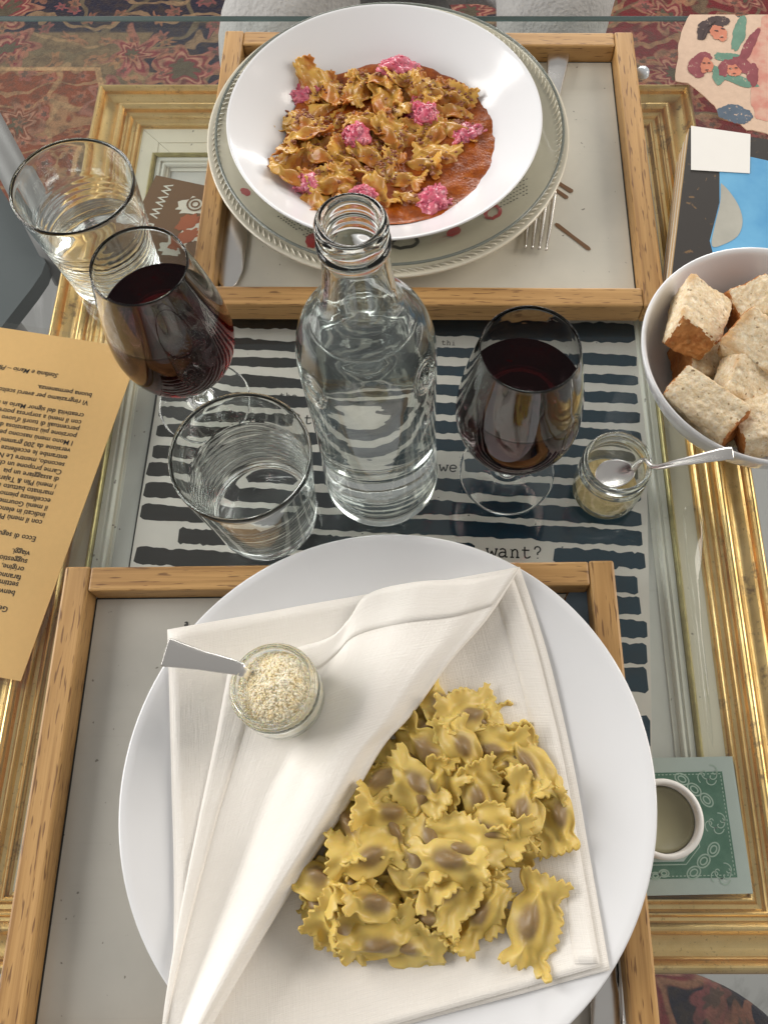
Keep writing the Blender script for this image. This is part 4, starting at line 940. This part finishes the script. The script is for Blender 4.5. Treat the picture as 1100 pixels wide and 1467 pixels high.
def bread(loc, size, rot, crust, seed, label):
    bm = bmesh.new(); bmesh.ops.create_cube(bm, size=2); bmesh.ops.subdivide_edges(bm, edges=bm.edges[:], cuts=23, use_grid_fill=True); rn_ = random.Random(seed); o3 = Vector((seed * 3.1, 0, 0))
    tp = [rn_.uniform(-.14, .14) for _ in range(6)]
    for v in bm.verts:
        c3 = v.co.copy(); n = Vector(c3); l = (abs(n.x) ** 14 + abs(n.y) ** 14 + abs(n.z) ** 14) ** (1 / 14); q = c3 / l
        q = Vector((q.x * (1 + tp[0] * q.y + tp[1] * q.z), q.y * (1 + tp[2] * q.x + tp[3] * q.z), q.z * (1 + tp[4] * q.x + tp[5] * q.y)))
        p = Vector((q.x * size[0] / 2, q.y * size[1] / 2, q.z * size[2] / 2)); s_ = p * 1000
        p *= .93; p += q.normalized() * (.0012 * noise.noise(s_ * .09 + o3) + .0008 * noise.noise(s_ * .33 + o3) + .0006 * noise.noise(s_ * .55 + o3) + .0004 * noise.noise(s_ * 1.1 + o3)); v.co = p
    lay = bm.verts.layers.float.new('toast')
    for v in bm.verts:
        q = sorted(abs(v.co[i]) / (size[i] / 2) for i in range(3)); v[lay] = max(0, min(1, (q[1] - .55) / .42)) * (.6 + .6 * noise.noise(v.co * 90 + o3))
    bm.normal_update(); fac = {}
    for f in bm.faces:
        n = f.normal; ax = max(range(3), key=lambda i: abs(n[i])); key = 'xyz'[ax] + ('+' if n[ax] > 0 else '-'); fac[f.index] = key if key in crust else None
    root = empty('bread_cube', loc); root.rotation_euler = rot; tag(root, label, 'bread', 'toasted bread cubes in the white bowl')
    bm.faces.ensure_lookup_table()
    for nm, want, mt in [('crumb', None, 'crumb')] + [('crust', c_, 'crust') for c_ in crust]:
        b2 = bm.copy(); b2.faces.ensure_lookup_table(); bmesh.ops.delete(b2, geom=[f for f in b2.faces if fac[f.index] != want], context='FACES')
        frombm(nm, b2, M[mt], root, True)
    bm.free()
cubes = [(1000, 520, .030, (.034, .034, .028), (10, 20, 15), 'x-'), (1045, 600, .032, (.036, .036, .026), (-10, 15, 60), 'y-'), (1150, 560, .036, (.036, .036, .028), (5, -15, 30), 'x+'), (1090, 480, .028, (.038, .036, .028), (0, 10, 70), 'y+'), (1080, 560, .026, (.036, .034, .026), (10, 0, 20), 'x+'),
         (997, 457, .0575, (.033, .050, .026), (-14, 16, -24), 'y-,y+'), (1075, 436, .050, (.034, .030, .027), (12, -12, 20), 'x-,y+'), (1096, 505, .060, (.052, .030, .026), (16, 8, -36), 'x-'), (1066, 548, .054, (.032, .036, .026), (8, 14, -22), 'x+,y+'),
         (1008, 583, .0580, (.052, .028, .025), (10, -4, -46), 'x-,x+'), (1092, 612, .056, (.036, .034, .026), (-12, -10, 12), 'x-'), (1140, 440, .046, (.036, .034, .026), (10, -16, 40), 'y+'), (1160, 500, .054, (.034, .040, .026), (-6, -14, 10), 'x+'), (1110, 590, .050, (.034, .034, .026), (5, 5, 35), 'y+')]
for i, (u, v, z, sz, rt, cr) in enumerate(cubes):
    p = P(u, v, z); d = Vector((p.x - BX, p.y - BY, 0)); 
    bread(p, sz, tuple(R(a) for a in rt), cr.split(','), i + 1, {5: 'big toasted bread cube with broad brown crust end leaning on the bowl wall', 9: 'long toasted bread cube lying in the bowl beside the spoon handle'}.get(i) or 'golden crusted cube of toasted bread in the round white bowl')

# ================================================================== cutlery
def fork(name, a, b, label, lift=.0):
    """a handle end, b tine tips (world points)"""
    t = empty(name, a); tag(t, label, 'fork'); d = Vector(b) - Vector(a); L = d.length; t.rotation_euler = (0, 0, math.atan2(d.y, d.x))
    ys = [0, .004, .02, .06, .1, .122, .136, .150]; k_ = L / .200
    path = [Vector((y * k_, 0, .0015 + z)) for y, z in zip(ys, (.004, .0045, .0045, .003, .002, .0035, .004, .0035))]; path = crom(path, 4)
    wd = []; W_ = [.010, .0185, .0175, .0095, .0065, .0085, .0190, .0225]
    for i in range(len(path)):
        f = i / (len(path) - 1) * 7; q = int(min(f, 6)); wd.append(W_[q] + (W_[q + 1] - W_[q]) * (f - q))
    sweep('handle', path, wd, .0022, M['steel'], t)
    for i in range(4):
        y = (-1.5 + i) * .0060; pt = crom([Vector((.147 * k_, y, .0046)), Vector((.165 * k_, y * .98, .0028)), Vector((.185 * k_, y * .93, .0022)), Vector((L, y * .85, .0045))], 5)
        sweep('tine', pt, [.0040 - .0022 * (j / (len(pt) - 1)) ** 1.5 for j in range(len(pt))], .0017, M['steel'], t)
fork('table_fork', P(800, 72, TZ + .001), P(766, 362, TZ + .001), 'steel fork lying under the rim of the cream plate')
kn = empty('table_knife', P(322, 414, TZ)); tag(kn, 'rounded steel table knife beside the cream plate on the wooden tray', 'knife')
kp = crom([P(322, 413, TZ + .0022), P(326, 405, TZ + .0022), P(331, 385, TZ + .0022), P(335, 350, TZ + .0022), P(339, 310, TZ + .0022), P(343, 260, TZ + .0022), P(347, 215, TZ + .0022)], 5)
Wk = [.004, .0135, .0195, .0205, .019, .014, .011]; wd = []
for i in range(len(kp)):
    f = i / (len(kp) - 1) * 6; q = int(min(f, 5)); wd.append(Wk[q] + (Wk[q + 1] - Wk[q]) * (f - q))
o = sweep('blade', [p - kn.location for p in kp], wd, .0015, M['steel'], kn, crown=.1)
o = sweep('handle', [p - kn.location for p in crom([P(347, 216, TZ + .004), P(350, 170, TZ + .004), P(354, 120, TZ + .004), P(357, 85, TZ + .004)], 4)], [.011 + .006 * i / 12 for i in range(13)], .006, M['steel'], kn)
for nm, lab, u0, u1, wds in (('table_fork', 'steel fork handle showing between the white plate and the tray rail', (893, 1378), (908, 1560), (.0055, .0065, .008, .011, .013)), ('table_knife', 'steel knife handle showing under the edge of the big white plate', (865, 1390), (872, 1560), (.009, .013, .016, .018, .018))):
    a, b = P(*u0, TZ + .003), P(*u1, TZ + .003); b.y = max(b.y, -.090); a = a + (a - b).normalized() * .05; t = empty(nm, a); tag(t, lab, nm.split('_')[1])
    pt = crom([Vector((0, 0, 0)), (b - a) * .3, (b - a) * .6, (b - a) * .9, (b - a)], 4); n = len(pt)
    sweep('handle', pt, [wds[int(i / (n - 1) * 3.99)] for i in range(n)], .0034, M['steel'], t)

# ================================================================== papers
def quad_frame(o_, e1, e2): return o_, e1, e2
E2 = Vector((-.1733, -.9849, 0)); E1 = Vector((-.9849, .1733, 0)); MC = Vector((-.2062, .3400, .0))
menu = empty('menu_sheet', (MC.x, MC.y, 0)); tag(menu, 'ochre laminated menu sheet printed with small dark text beside the tray', 'menu')
def mp(a, b, z): return E1 * a + E2 * b + Vector((0, 0, z))
def wavy_sheet(name, a0, a1, b0, b1, z, mat, thick):
    vs, fs = [], []; n, m = 10, 14
    for i in range(n + 1):
        for j in range(m + 1):
            a, b = a0 + (a1 - a0) * i / n, b0 + (b1 - b0) * j / m; vs.append(mp(a, b, z + .0006 + .0006 * math.sin(b * 18) * math.cos(a * 20)))
    for i in range(n):
        for j in range(m): fs.append((i * (m + 1) + j, i * (m + 1) + j + 1, (i + 1) * (m + 1) + j + 1, (i + 1) * (m + 1) + j))
    return fixn(pyd(name, vs, fs, mat, menu, True))
frombm('paper', (lambda bm: (bm.transform(Matrix(((E1.x, E2.x, 0, 0), (E1.y, E2.y, 0, 0), (0, 0, 1, 0), (0, 0, 0, 1)))), bm)[1])(box_bm(.0, .165, .0, .2405, .0006, .0012)), M['kraft'], menu)
frombm('laminate', (lambda bm: (bm.transform(Matrix(((E1.x, E2.x, 0, 0), (E1.y, E2.y, 0, 0), (0, 0, 1, 0), (0, 0, 0, 1)))), bm)[1])(box_bm(-.0035, .1685, -.0045, .2445, .00155, .0018)), M['laminate'], menu)
TX = [('Stefania e Mario – Plin', 85, 538, 1), ('buona permanenza.', 133, 566, 0), ('Vi ringraziamo per averci scelto e', 128, 577, 0), ('creatività del signor Mario in un', 121.5, 595, 0), ('con il menù a sorpresa potrete', 118, 605, 0), ("percentuali di tuorli d'uovo r", 115, 614.5, 0), ('porzione più sostanziosa di', 111, 624.5, 0), ('I Mono menù nascono per', 106, 634.5, 0)]
body = ['versione da 200 grammi e', 'entrambe le eccellenze', 'secondo, mentre Le Ni', 'Carne propone un ch', 'di assaggiare un pia', 'i menù Plin & Tajarin', 'marinato battuto c', 'eccellenze piemo', 'il menù Gourmet', 'indicati in elenc', 'con il menù Plin']
for i, s_ in enumerate(body): TX.append((s_, 102 - 40 * i / 10, 645 + 103 * i / 10, 0))
TX += [('Ecco di segui', 53, 771.5, 0), ('viaggi.', 44, 792.5, 0), ('suggestio', 40.6, 804, 0), ('origine, R', 36, 815, 0), ('faranno', 31.5, 827, 0), ('settima', 28, 837, 0), ('benve', 23, 849, 0), ('Ge', 13, 872, 0)]
for sh in (0, 1):
    items = []
    for s_, u, v, it in TX:
        if it == sh:
            p = P(u, v - 2.5, .0015) - menu.location; p.z = .0014; items.append((s_, p, E1 * .96, E2))
    v_, f_ = textmesh(items, .0053, .25 if sh else 0.0); pyd('printed_text', v_, f_, M['text'], menu)

# brown flyer under the glass
fo = P(224, 251, -.0085); fx = (P(207, 285, -.0085) - fo).normalized(); fy = Vector((-fx.y, fx.x, 0))
fly = empty('brown_flyer', fo); tag(fly, 'brown printed flyer with white capitals under the glass beside the tray', 'flyer')
def fp(a, b, z=0): return fx * a + fy * b + Vector((0, 0, z))
slab('card', [fp(0, 0), fp(.115, 0), fp(.115, .062), fp(0, .062)], -.0003, 0, M['brown'], fly)
v_, f_ = textmesh([('WWW.ROC', fp(.006, .010, .0002), fx, fy)], .0105, 0.0, 1.22); pyd('printed_address', v_, f_, M['offwhite'], fly)
vs, fs = [], []
for (a, b, rx, ry) in ((.022, .040, .009, .012), (.045, .048, .012, .008), (.062, .040, .008, .010)): fan(vs, fs, [fp(a + p.x, b + p.y, .00015) for p in disc(0, 0, rx, ry, .4, 0, 26, .22, 7)])
pyd('graffiti_white', vs, fs, M['offwhite'], fly)
vs, fs = [], []
for (a, b, rx, ry) in ((.038, .042, .007, .010), (.052, .046, .006, .012), (.030, .053, .004, .006)): fan(vs, fs, [fp(a + p.x, b + p.y, .0003) for p in disc(0, 0, rx, ry, .9, 0, 26, .25, 9)])
pyd('graffiti_orange', vs, fs, M['orange'], fly)
vs, fs = [], []
for r in (.003, .0062): pt = [fp(.020 + p.x, .041 + p.y, .00045) for p in disc(0, 0, r, r, 0, 0, 28)]; ribbon(vs, fs, pt + [pt[0]], .0014)
for i in range(14): fan(vs, fs, [fp(.002 + i * .0034 + p.x, .0588 + p.y, .0004) for p in disc(0, 0, .0006, .0006, 0, 0, 8)])
pyd('graffiti_lines', vs, fs, M['brown'], fly)

# green engraved card under the glass
GZ = -.0095; gq = [P(945, 1088, GZ), P(1055, 1086, GZ), P(1078, 1280, GZ), P(938, 1283, GZ)]
go = gq[3].copy(); gx = (gq[2] - gq[3]).normalized(); gy = Vector((-gx.y, gx.x, 0)); gh = (gq[0] - gq[3]).length; gw = .118
go = gq[2] - gx * gw; gc = empty('engraved_card', go); tag(gc, 'green engraved paper note with ornate border under the plate edge', 'paper')
def gp_(a, b, z=0): return gx * a + gy * b + Vector((0, 0, z))
M['notepaper'] = plain('note_paper', (.46, .51, .49), .6, .3, var=.05, nscale=100)
k = N('green_engraving'); ln = k.noise(900, 2); M['green'] = k.bsdf(Base_Color=k.mix(k.step(k.noise(60, 4), .35, .7), k.mix(ln, (.045, .13, .085), (.075, .18, .12)), (.11, .22, .16)), Roughness=.6, Specular_IOR_Level=.25)
M['pale_green'] = plain('pale_green_print', (.38, .48, .41), .6, .3, var=.12, nscale=300)
slab('paper', [gp_(0, 0), gp_(gw, 0), gp_(gw, gh), gp_(0, gh)], -.0003, 0, M['notepaper'], gc)
slab('border_print', [gp_(.009, .0085), gp_(gw - .0075, .0085), gp_(gw - .0075, gh - .0085), gp_(.009, gh - .0085)], .00005, .00012, M['green'], gc)
cx_, cy_ = gw / 2 - .004, gh / 2 - .0005; hx, hy, ch = .0345, .0195, .0085
oc = [(-hx + ch, -hy), (hx - ch, -hy), (hx, -hy + ch), (hx, hy - ch), (hx - ch, hy), (-hx + ch, hy), (-hx, hy - ch), (-hx, -hy + ch)]
slab('vignette', [gp_(cx_ + a, cy_ + b) for a, b in oc], .00014, .0002, M['notepaper'], gc)
vs, fs = [], []
o8 = [gp_(cx_ + a * 1.05, cy_ + b * 1.08, .00022) for a, b in oc]; ribbon(vs, fs, o8 + [o8[0]], .0006)
inset = .0105
rc = [gp_(inset, .0098, .00022), gp_(gw - .0088, .0098, .00022), gp_(gw - .0088, gh - .0098, .00022), gp_(inset, gh - .0098, .00022)]
for a, b in zip(rc, rc[1:] + rc[:1]):
    n = int((b - a).length / .0022)
    for i in range(n): ribbon(vs, fs, [a.lerp(b, i / n), a.lerp(b, (i + .55) / n)], .0005)
for (a, b, r, an) in ((.031, .0255, .0034, -30), (.0375, .0195, .0034, -40), (.044, .0135, .0034, -50), (.031, -.0255, .0034, 30), (.0375, -.0195, .0034, 40), (.044, -.0135, .0034, 50), (-.004, .0255, .0022, 0), (.001, .0265, .0022, 0), (.006, .0255, .0022, 0), (.004, -.0255, .0022, 0), (.009, -.0268, .0022, 0), (.014, -.0255, .0022, 0)):
    for q in (1, .55): pt = [gp_(cx_ + a + p.x, cy_ + b + p.y, .00024) for p in disc(0, 0, r * 1.25 * q, r * .85 * q, R(an), 0, 22)]; ribbon(vs, fs, pt + [pt[0]], .0008)
for (a, b, r) in ((.047, .027, .006), (.047, -.027, .006), (.0475, .0, .006)):
    for q in range(5): pt = [gp_(cx_ + a + r * (.25 * (q - 2)) + .28 * r * t * math.cos(t * 1.6 + q), cy_ + b + r * .4 * math.sin(q * 2.1) + .28 * r * t * math.sin(t * 1.6 + q), .00024) for t in [i / 5 for i in range(14)]]; ribbon(vs, fs, pt, .0006)
pyd('pale_ornaments', vs, fs, M['pale_green'], gc)
vs, fs = [], []; rg = random.Random(4)
for q in range(26):
    a, b = rg.gauss(.026, .0022), rg.uniform(-.010, .011); pt = [gp_(cx_ + a + .0011 * math.cos(t * 4), cy_ + b + .0011 * math.sin(t * 5 + q), .00026) for t in [i / 6 for i in range(7)]]; ribbon(vs, fs, pt, .00045)
pyd('black_ornament', vs, fs, M['black'], gc)
cap = empty('jar_cap', (P(952, 1173, .010).x, P(952, 1173, .010).y, .0002)); tag(cap, 'upturned white ring shaped cap on the green engraved note', 'cap')
pr = [(0, .001), (.0205, .0006), (.0213, .0012), (.0216, .0105), (.0208, .0118), (.0190, .0118), (.0184, .0108), (.0182, .0030), (0, .0026)]
latheobj('shell', pr, M['white_plastic'], cap, 72)
M['cap_liner'] = plain('olive_liner', (.25, .235, .145), .35, .5, var=.06)
latheobj('liner', [(0, .0052), (.0150, .0050), (.0156, .0060), (.0172, .0060), (.0180, .0048), (.0180, .0028), (0, .0028)], M['cap_liner'], cap, 72)

# torn painted sheet, upper right
art = empty('torn_painting', P(985, 22, 0)); tag(art, 'torn beige paper painted with dark haired heads at the glass edge', 'painting')
aq = [(987, 21), (1052, 21), (1056, 25), (1072, 21), (1240, 21), (1240, 192), (1160, 194), (1102, 193), (1078, 186), (1070, 187), (1058, 176), (1030, 165), (1022, 150), (1008, 138), (996, 126), (985, 118), (968, 117), (966, 108), (970, 90), (972, 62), (978, 40)]
rg = random.Random(6); pts = []
for (a, b) in zip(aq, aq[1:] + aq[:1]):
    n = max(1, int(math.dist(a, b) / 6))
    for i in range(n): q = lerp2(a, b, i / n); pts.append(P(q[0] + rg.uniform(-.8, .8), q[1] + (rg.uniform(-.8, .8) if q[1] > 24 else 0), .001) - art.location)
M['artpaper'] = plain('painted_beige', (.60, .44, .33), .8, .2, var=.14, nscale=160, bump=.3)
slab('sheet', pts[::-1], .0004, .0011, M['artpaper'], art)
def artp(name, polys, mat, z):
    vs, fs = [], []
    for n_, (u, v, ru, rv, rot) in enumerate(polys):
        ol = []
        for i in range(64):
            t = 2 * math.pi * i / 64; kk = 1 + .30 * noise.noise((math.cos(t) * 1.6 + u, math.sin(t) * 1.6, v)) + .12 * noise.noise((math.cos(t) * 6 + u, math.sin(t) * 6, v)); a_, b_ = ru * math.cos(t) * kk, rv * math.sin(t) * kk
            ol.append(P(u + a_ * math.cos(rot) - b_ * math.sin(rot), v + a_ * math.sin(rot) + b_ * math.cos(rot), z + n_ * .00004) - art.location)
        fan(vs, fs, ol[::-1])
    pyd(name, vs, fs, mat, art)
def dry(name, c, cover=.66):
    k = N(name); n = k.noise(330, 4, .7); big = k.noise(90, 3)
    b = k.mix(big, tuple(x * .7 for x in c), tuple(min(1, x * 1.35) for x in c)); b = k.mix(k.step(k.math('ADD', n, k.math('MULTIPLY', big, .35)), cover + .12, cover + .24), b, (.55, .41, .31))
    return k.bsdf(Base_Color=b, Roughness=.85, Specular_IOR_Level=.15)
k = N('pinkish_paint'); M['p_pink'] = k.bsdf(Base_Color=k.mix(k.step(k.noise(90, 4), .3, .7), (.52, .21, .16), (.58, .36, .27)), Roughness=.8)
M['p_hair'] = dry('hair_brush_paint', (.075, .055, .055)); M['p_red'] = dry('red_brush_paint', (.24, .075, .085)); M['p_green'] = dry('green_brush_paint', (.14, .25, .19)); M['p_face'] = dry('face_brush_paint', (.52, .20, .13)); M['p_slate'] = dry('slate_brush_paint', (.10, .13, .17))
artp('painted_ground', [(1115, 70, 48, 48, .2), (1120, 140, 44, 44, 0), (1090, 110, 16, 50, .1)], M['p_pink'], .0012)
artp('painted_green', [(1058, 48, 9, 26, .25), (1046, 84, 24, 8, .2), (1056, 114, 28, 7, .35), (1028, 108, 8, 14, -.2)], M['p_green'], .0013)
artp('painted_robes', [(1072, 66, 8, 26, .5), (1066, 96, 20, 9, .7), (1078, 106, 8, 16, 0)], M['p_red'], .0014)
artp('painted_hair', [(1018, 36, 17, 12, -.2), (1007, 44, 8, 14, .3), (1030, 30, 14, 8, .1)], M['p_hair'], .0014)
artp('painted_hair', [(1000, 96, 13, 17, .2), (1006, 82, 13, 7, -.2), (1038, 97, 9, 12, .3), (1048, 90, 10, 5, 0)], M['p_red'], .00145)
artp('painted_faces', [(1030, 48, 13, 11, .5), (1011, 94, 9, 11, .2), (1050, 101, 10, 9, .3)], M['p_face'], .0016)
artp('painted_features', [(1026, 44, 3, .9, .2), (1035, 41, 3, .9, .3), (1033, 53, 3, .8, .1), (1008, 90, 2.4, .8, .1), (1015, 90, 2.2, .8, 0), (1012, 100, 2.6, .7, 0), (1046, 98, 2.4, .8, .1), (1054, 97, 2.2, .8, .1), (1051, 105, 2.4, .7, 0), (1018, 33, 8, 1.2, -.6), (1010, 48, 1.4, 8, .4)], M['p_hair'], .0018)
artp('painted_slate', [(1052, 163, 24, 13, .15)], M['p_slate'], .0013)

# booklet stack with cover and blank sticker
BH = .036
bk = empty('laminated_booklet', (P(986, 183, BH).x, P(986, 183, BH).y, 0)); tag(bk, 'thick stack of laminated pages with a dark and sky blue cover behind the bread bowl', 'booklet')
b0 = P(986, 183, BH); bd = (P(960, 400, BH) - b0).normalized(); b0.z = 0; bs_ = Vector((-bd.y, bd.x, 0)); im = -bk.location
def bp(a, b, z): return b0 + bd * a + bs_ * b + Vector((0, 0, z)) + im
LB, WB = .142, .135; M['page_edge'] = plain('page_edges', (.55, .38, .20), .5, .3, var=.15, nscale=90); M['cover'] = None
npg = 11
for i in range(npg):
    z0, z1 = .0006 + i * (BH - .0012) / npg, .0006 + (i + 1) * (BH - .0012) / npg - .0004; j0 = rg.uniform(-.0008, .0008)
    slab('page', [bp(j0, -.0 + j0 + .0006 * (i % 2), 0), bp(LB + j0, j0 + .0006 * (i % 2), 0), bp(LB + j0, WB, 0), bp(j0, WB, 0)][::1], z0, z1, M['page_edge'] if i % 3 else M['white_mould'], bk)
k = N('dark_cover'); M['cover'] = k.bsdf(Base_Color=k.mix(k.step(k.noise(60, 4, .6, dist=2.0), .60, .66), (.035, .030, .026), (.17, .10, .045)), Roughness=.35, Coat_Weight=.5, Coat_Roughness=.1)
slab('cover', [bp(0, .0005, 0), bp(LB, .0005, 0), bp(LB, WB, 0), bp(0, WB, 0)], BH - .0003, BH + .0003, M['cover'], bk)
k = N('sky_blue_paint'); M['skyblue'] = k.bsdf(Base_Color=k.mix(k.step(k.noise(24, 4), .3, .75), (.065, .27, .52), (.14, .40, .63)), Roughness=.4, Coat_Weight=.5, Coat_Roughness=.12)
CZ = BH + .0004
def onb(u, v, z=CZ): return P(u, v, z) + im
vs, fs = [], []; fan(vs, fs, [onb(1030, 215), bp(.027, WB - .003, CZ), bp(LB - .003, WB - .003, CZ), bp(LB - .003, .034, CZ), onb(1016, 345), onb(1030, 290)][::-1]); pyd('blue_picture', vs, fs, M['skyblue'], bk)
vs, fs = [], []; fan(vs, fs, [onb(p.x, p.y, CZ + .0002) for p in crom([(1032, 262, 0), (1044, 274, 0), (1058, 296, 0), (1063, 318, 0), (1056, 338, 0), (1036, 350, 0), (1019, 352, 0), (1024, 320, 0), (1031, 290, 0), (1032, 262, 0)], 4)][:-1][::-1]); pyd('pale_shape', vs, fs, plain('pale_grey_paint', (.38, .37, .32), .5, .3, var=.2), bk)
slab('blank_sticker', [onb(989, 181), onb(1074, 193), onb(1073, 249), onb(989, 244)][::-1], CZ + .0003, CZ + .0006, M['white_plastic'], bk)
# clear bumper at the tray side, thin clear relief standing in for a reflection on the glass
o = latheobj('glass_bumper', crom([(0, 0), (.005, 0), (.0056, .002), (.0045, .0055), (0, .0066)], 4), plain('pale_blue_plastic', (.50, .56, .62), .15, .6, coat=.5), None, 32); p = P(918, 108, .0); o.location = (p.x + .0005, p.y, .0002); tag(o, 'small pale round bumper on the glass beside the upper tray', 'bumper')
sl = [P(u, v, .0005) for u, v in ((977, 740), (981, 726), (993, 722), (1005, 728), (1006, 760), (1000, 850), (1008, 960), (1021, 1072), (1010, 1040), (996, 920), (984, 820))]
vs, fs = [], []; n = len(sl); c3 = sum(sl, Vector()) / n
for h_, k_ in ((.0, 1.0), (.0022, .93), (.0036, .6)): vs += [Vector((c3.x + (p.x - c3.x) * k_, c3.y + (p.y - c3.y) * k_, .0003 + h_)) for p in sl]
for r_ in range(2):
    for i in range(n): fs.append((r_ * n + i, r_ * n + (i + 1) % n, (r_ + 1) * n + (i + 1) % n, (r_ + 1) * n + i))
fs.append(tuple(range(2 * n, 3 * n)))
o = fixn(pyd('reflection_relief', vs, fs, M['clear_reflection'], None, True)); tag(o, 'thin clear relief standing in for a reflection along the gilded frame', 'sleeve')

# ================================================================== seated person across the table, chairs
def skin_mesh(name, joints, edges, mat, sub=2):
    me = bpy.data.meshes.new(name); me.from_pydata([j[0] for j in joints], edges, []); o = bpy.data.objects.new(name, me); col.objects.link(o)
    md = o.modifiers.new('skin', 'SKIN'); sv = me.skin_vertices[0].data
    for i, j in enumerate(joints): sv[i].radius = j[1]; sv[i].use_root = (i == 0)
    ms = o.modifiers.new('sub', 'SUBSURF'); ms.levels = ms.render_levels = sub
    dg = bpy.context.evaluated_depsgraph_get(); m2 = bpy.data.meshes.new_from_object(o.evaluated_get(dg)); bpy.data.objects.remove(o)
    m2.materials.clear(); return mobj(name, m2, mat, None, True)
k = N('grey_marl_cloth'); nn = k.noise(260, 3); nb = k.noise(18, 4)
M['trousers'] = k.bsdf(Base_Color=k.mix(nn, (.32, .315, .31), (.50, .49, .475)), Roughness=.9, Sheen_Weight=.3, Normal=k.bump(k.math('ADD', nn, k.math('MULTIPLY', nb, 6)), .5, .004))
kl, kr = P(296, 74, -.20), P(812, 40, -.17); hip = Vector((.06, 1.16, -.22))
J = [(hip, (.15, .12)), (hip + Vector((-.10, -.04, 0)), (.095, .09)), ((hip + Vector((-.1, 0, 0))).lerp(kl, .5), (.082, .08)), (kl + Vector((.055, .045, -.01)), (.066, .064)), (kl + Vector((.045, .075, -.22)), (.058, .058)), (kl + Vector((.05, .10, -.45)), (.045, .045)), (Vector((kl.x + .05, kl.y + .05, FLOOR + .045)), (.045, .035)), (Vector((kl.x + .05, kl.y - .08, FLOOR + .04)), (.04, .025)),
     (hip + Vector((.10, -.04, 0)), (.10, .095)), ((hip + Vector((.1, 0, 0))).lerp(kr, .5), (.09, .086)), (kr + Vector((-.01, .055, -.01)), (.075, .072)), (kr + Vector((-.005, .07, -.24)), (.06, .06)), (Vector((kr.x, kr.y + .10, FLOOR + .12)), (.045, .045)), (Vector((kr.x, kr.y + .05, FLOOR + .045)), (.045, .035)), (Vector((kr.x, kr.y - .08, FLOOR + .04)), (.04, .025)), (hip + Vector((0, .03, .16)), (.15, .11)), (hip + Vector((0, .04, .34)), (.16, .11))]
person = skin_mesh('person', [(tuple(a), b) for a, b in J], [(0, 1), (1, 2), (2, 3), (3, 4), (4, 5), (5, 6), (6, 7), (0, 8), (8, 9), (9, 10), (10, 11), (11, 12), (12, 13), (13, 14), (0, 15), (15, 16)], M['trousers'])
tag(person, 'person in soft grey marl clothes seated with knees under the far glass edge', 'person')
# grey chair at the left
sz_ = -.27; M['grey_seat'] = plain('dark_grey_upholstery', (.075, .085, .09), .8, .2, var=.1, nscale=300, bump=.3); M['pale_metal'] = plain('pale_grey_metal', (.17, .165, .165), .5, .4, var=.05)
ch = empty('grey_chair', P(-80, 380, FLOOR)); ch.location = (-.60, .45, FLOOR); tag(ch, 'dark grey chair with pale side rail standing left of the table', 'chair')
im = -ch.location
cor = [P(66, 376, sz_), P(60, 392, sz_), P(45, 414, sz_), P(20, 446, sz_), P(0, 472, sz_), P(-120, 640, sz_), P(-420, 560, sz_), P(-330, 120, sz_), P(-60, 170, sz_), P(0, 268, sz_), P(34, 320, sz_), P(58, 356, sz_)]
slab('seat', [p + im for p in cor][::-1], sz_ - .02 - FLOOR, sz_ - FLOOR, M['grey_seat'], ch)
ra, rb = P(-60, 92, sz_ + .004), P(74, 348, sz_ + .004); v_, f_ = tube_data([ra + im, ra.lerp(rb, .5) + im, rb + im, rb + im + Vector((.01, -.02, -.04))], .019, 10); fixn(pyd('side_rail', v_, f_, M['pale_metal'], ch, True))
for (u, v) in ((-20, 390), (-100, 600), (-380, 540), (-300, 160)):
    p = P(u, v, sz_) + Vector((-.02, 0, 0)); v_, f_ = tube_data([Vector((p.x, p.y, FLOOR)) + im, Vector((p.x, p.y, sz_ - .02)) + im], .014, 10); fixn(pyd('leg', v_, f_, M['pale_metal'], ch, True))
# tapestry stool at the near end
zs_ = -.26; A_, B_, C_ = (P(q[0], q[1], zs_) for q in ((968, 1393), (1040, 1413), (1105, 1455))); D_ = 2 * (A_.x * (B_.y - C_.y) + B_.x * (C_.y - A_.y) + C_.x * (A_.y - B_.y)); a2, b2, c2_ = (q.x ** 2 + q.y ** 2 for q in (A_, B_, C_)); pc = Vector(((a2 * (B_.y - C_.y) + b2 * (C_.y - A_.y) + c2_ * (A_.y - B_.y)) / D_, (a2 * (C_.x - B_.x) + b2 * (A_.x - C_.x) + c2_ * (B_.x - A_.x)) / D_, zs_)); print('stool', pc, (pc - A_).length); st = empty('tapestry_stool', (pc.x, pc.y, FLOOR)); tag(st, 'round stool with dark red tapestry seat under the near table end', 'stool')
rad = (A_ - pc).length
latheobj('seat', [(0, zs_ - FLOOR)] + [(rad * .9, zs_ - FLOOR - .001), (rad * .97, zs_ - FLOOR - .006), (rad, zs_ - FLOOR - .02), (rad, zs_ - FLOOR - .05), (rad * .95, zs_ - FLOOR - .06), (0, zs_ - FLOOR - .06)], M['rug'], st, 72)
for a in range(3):
    t = a * 2.094 + .5; v_, f_ = tube_data([Vector((rad * .75 * math.cos(t), rad * .75 * math.sin(t), 0)), Vector((rad * .6 * math.cos(t), rad * .6 * math.sin(t), zs_ - FLOOR - .06))], .016, 10); fixn(pyd('leg', v_, f_, M['dark'], st, True))
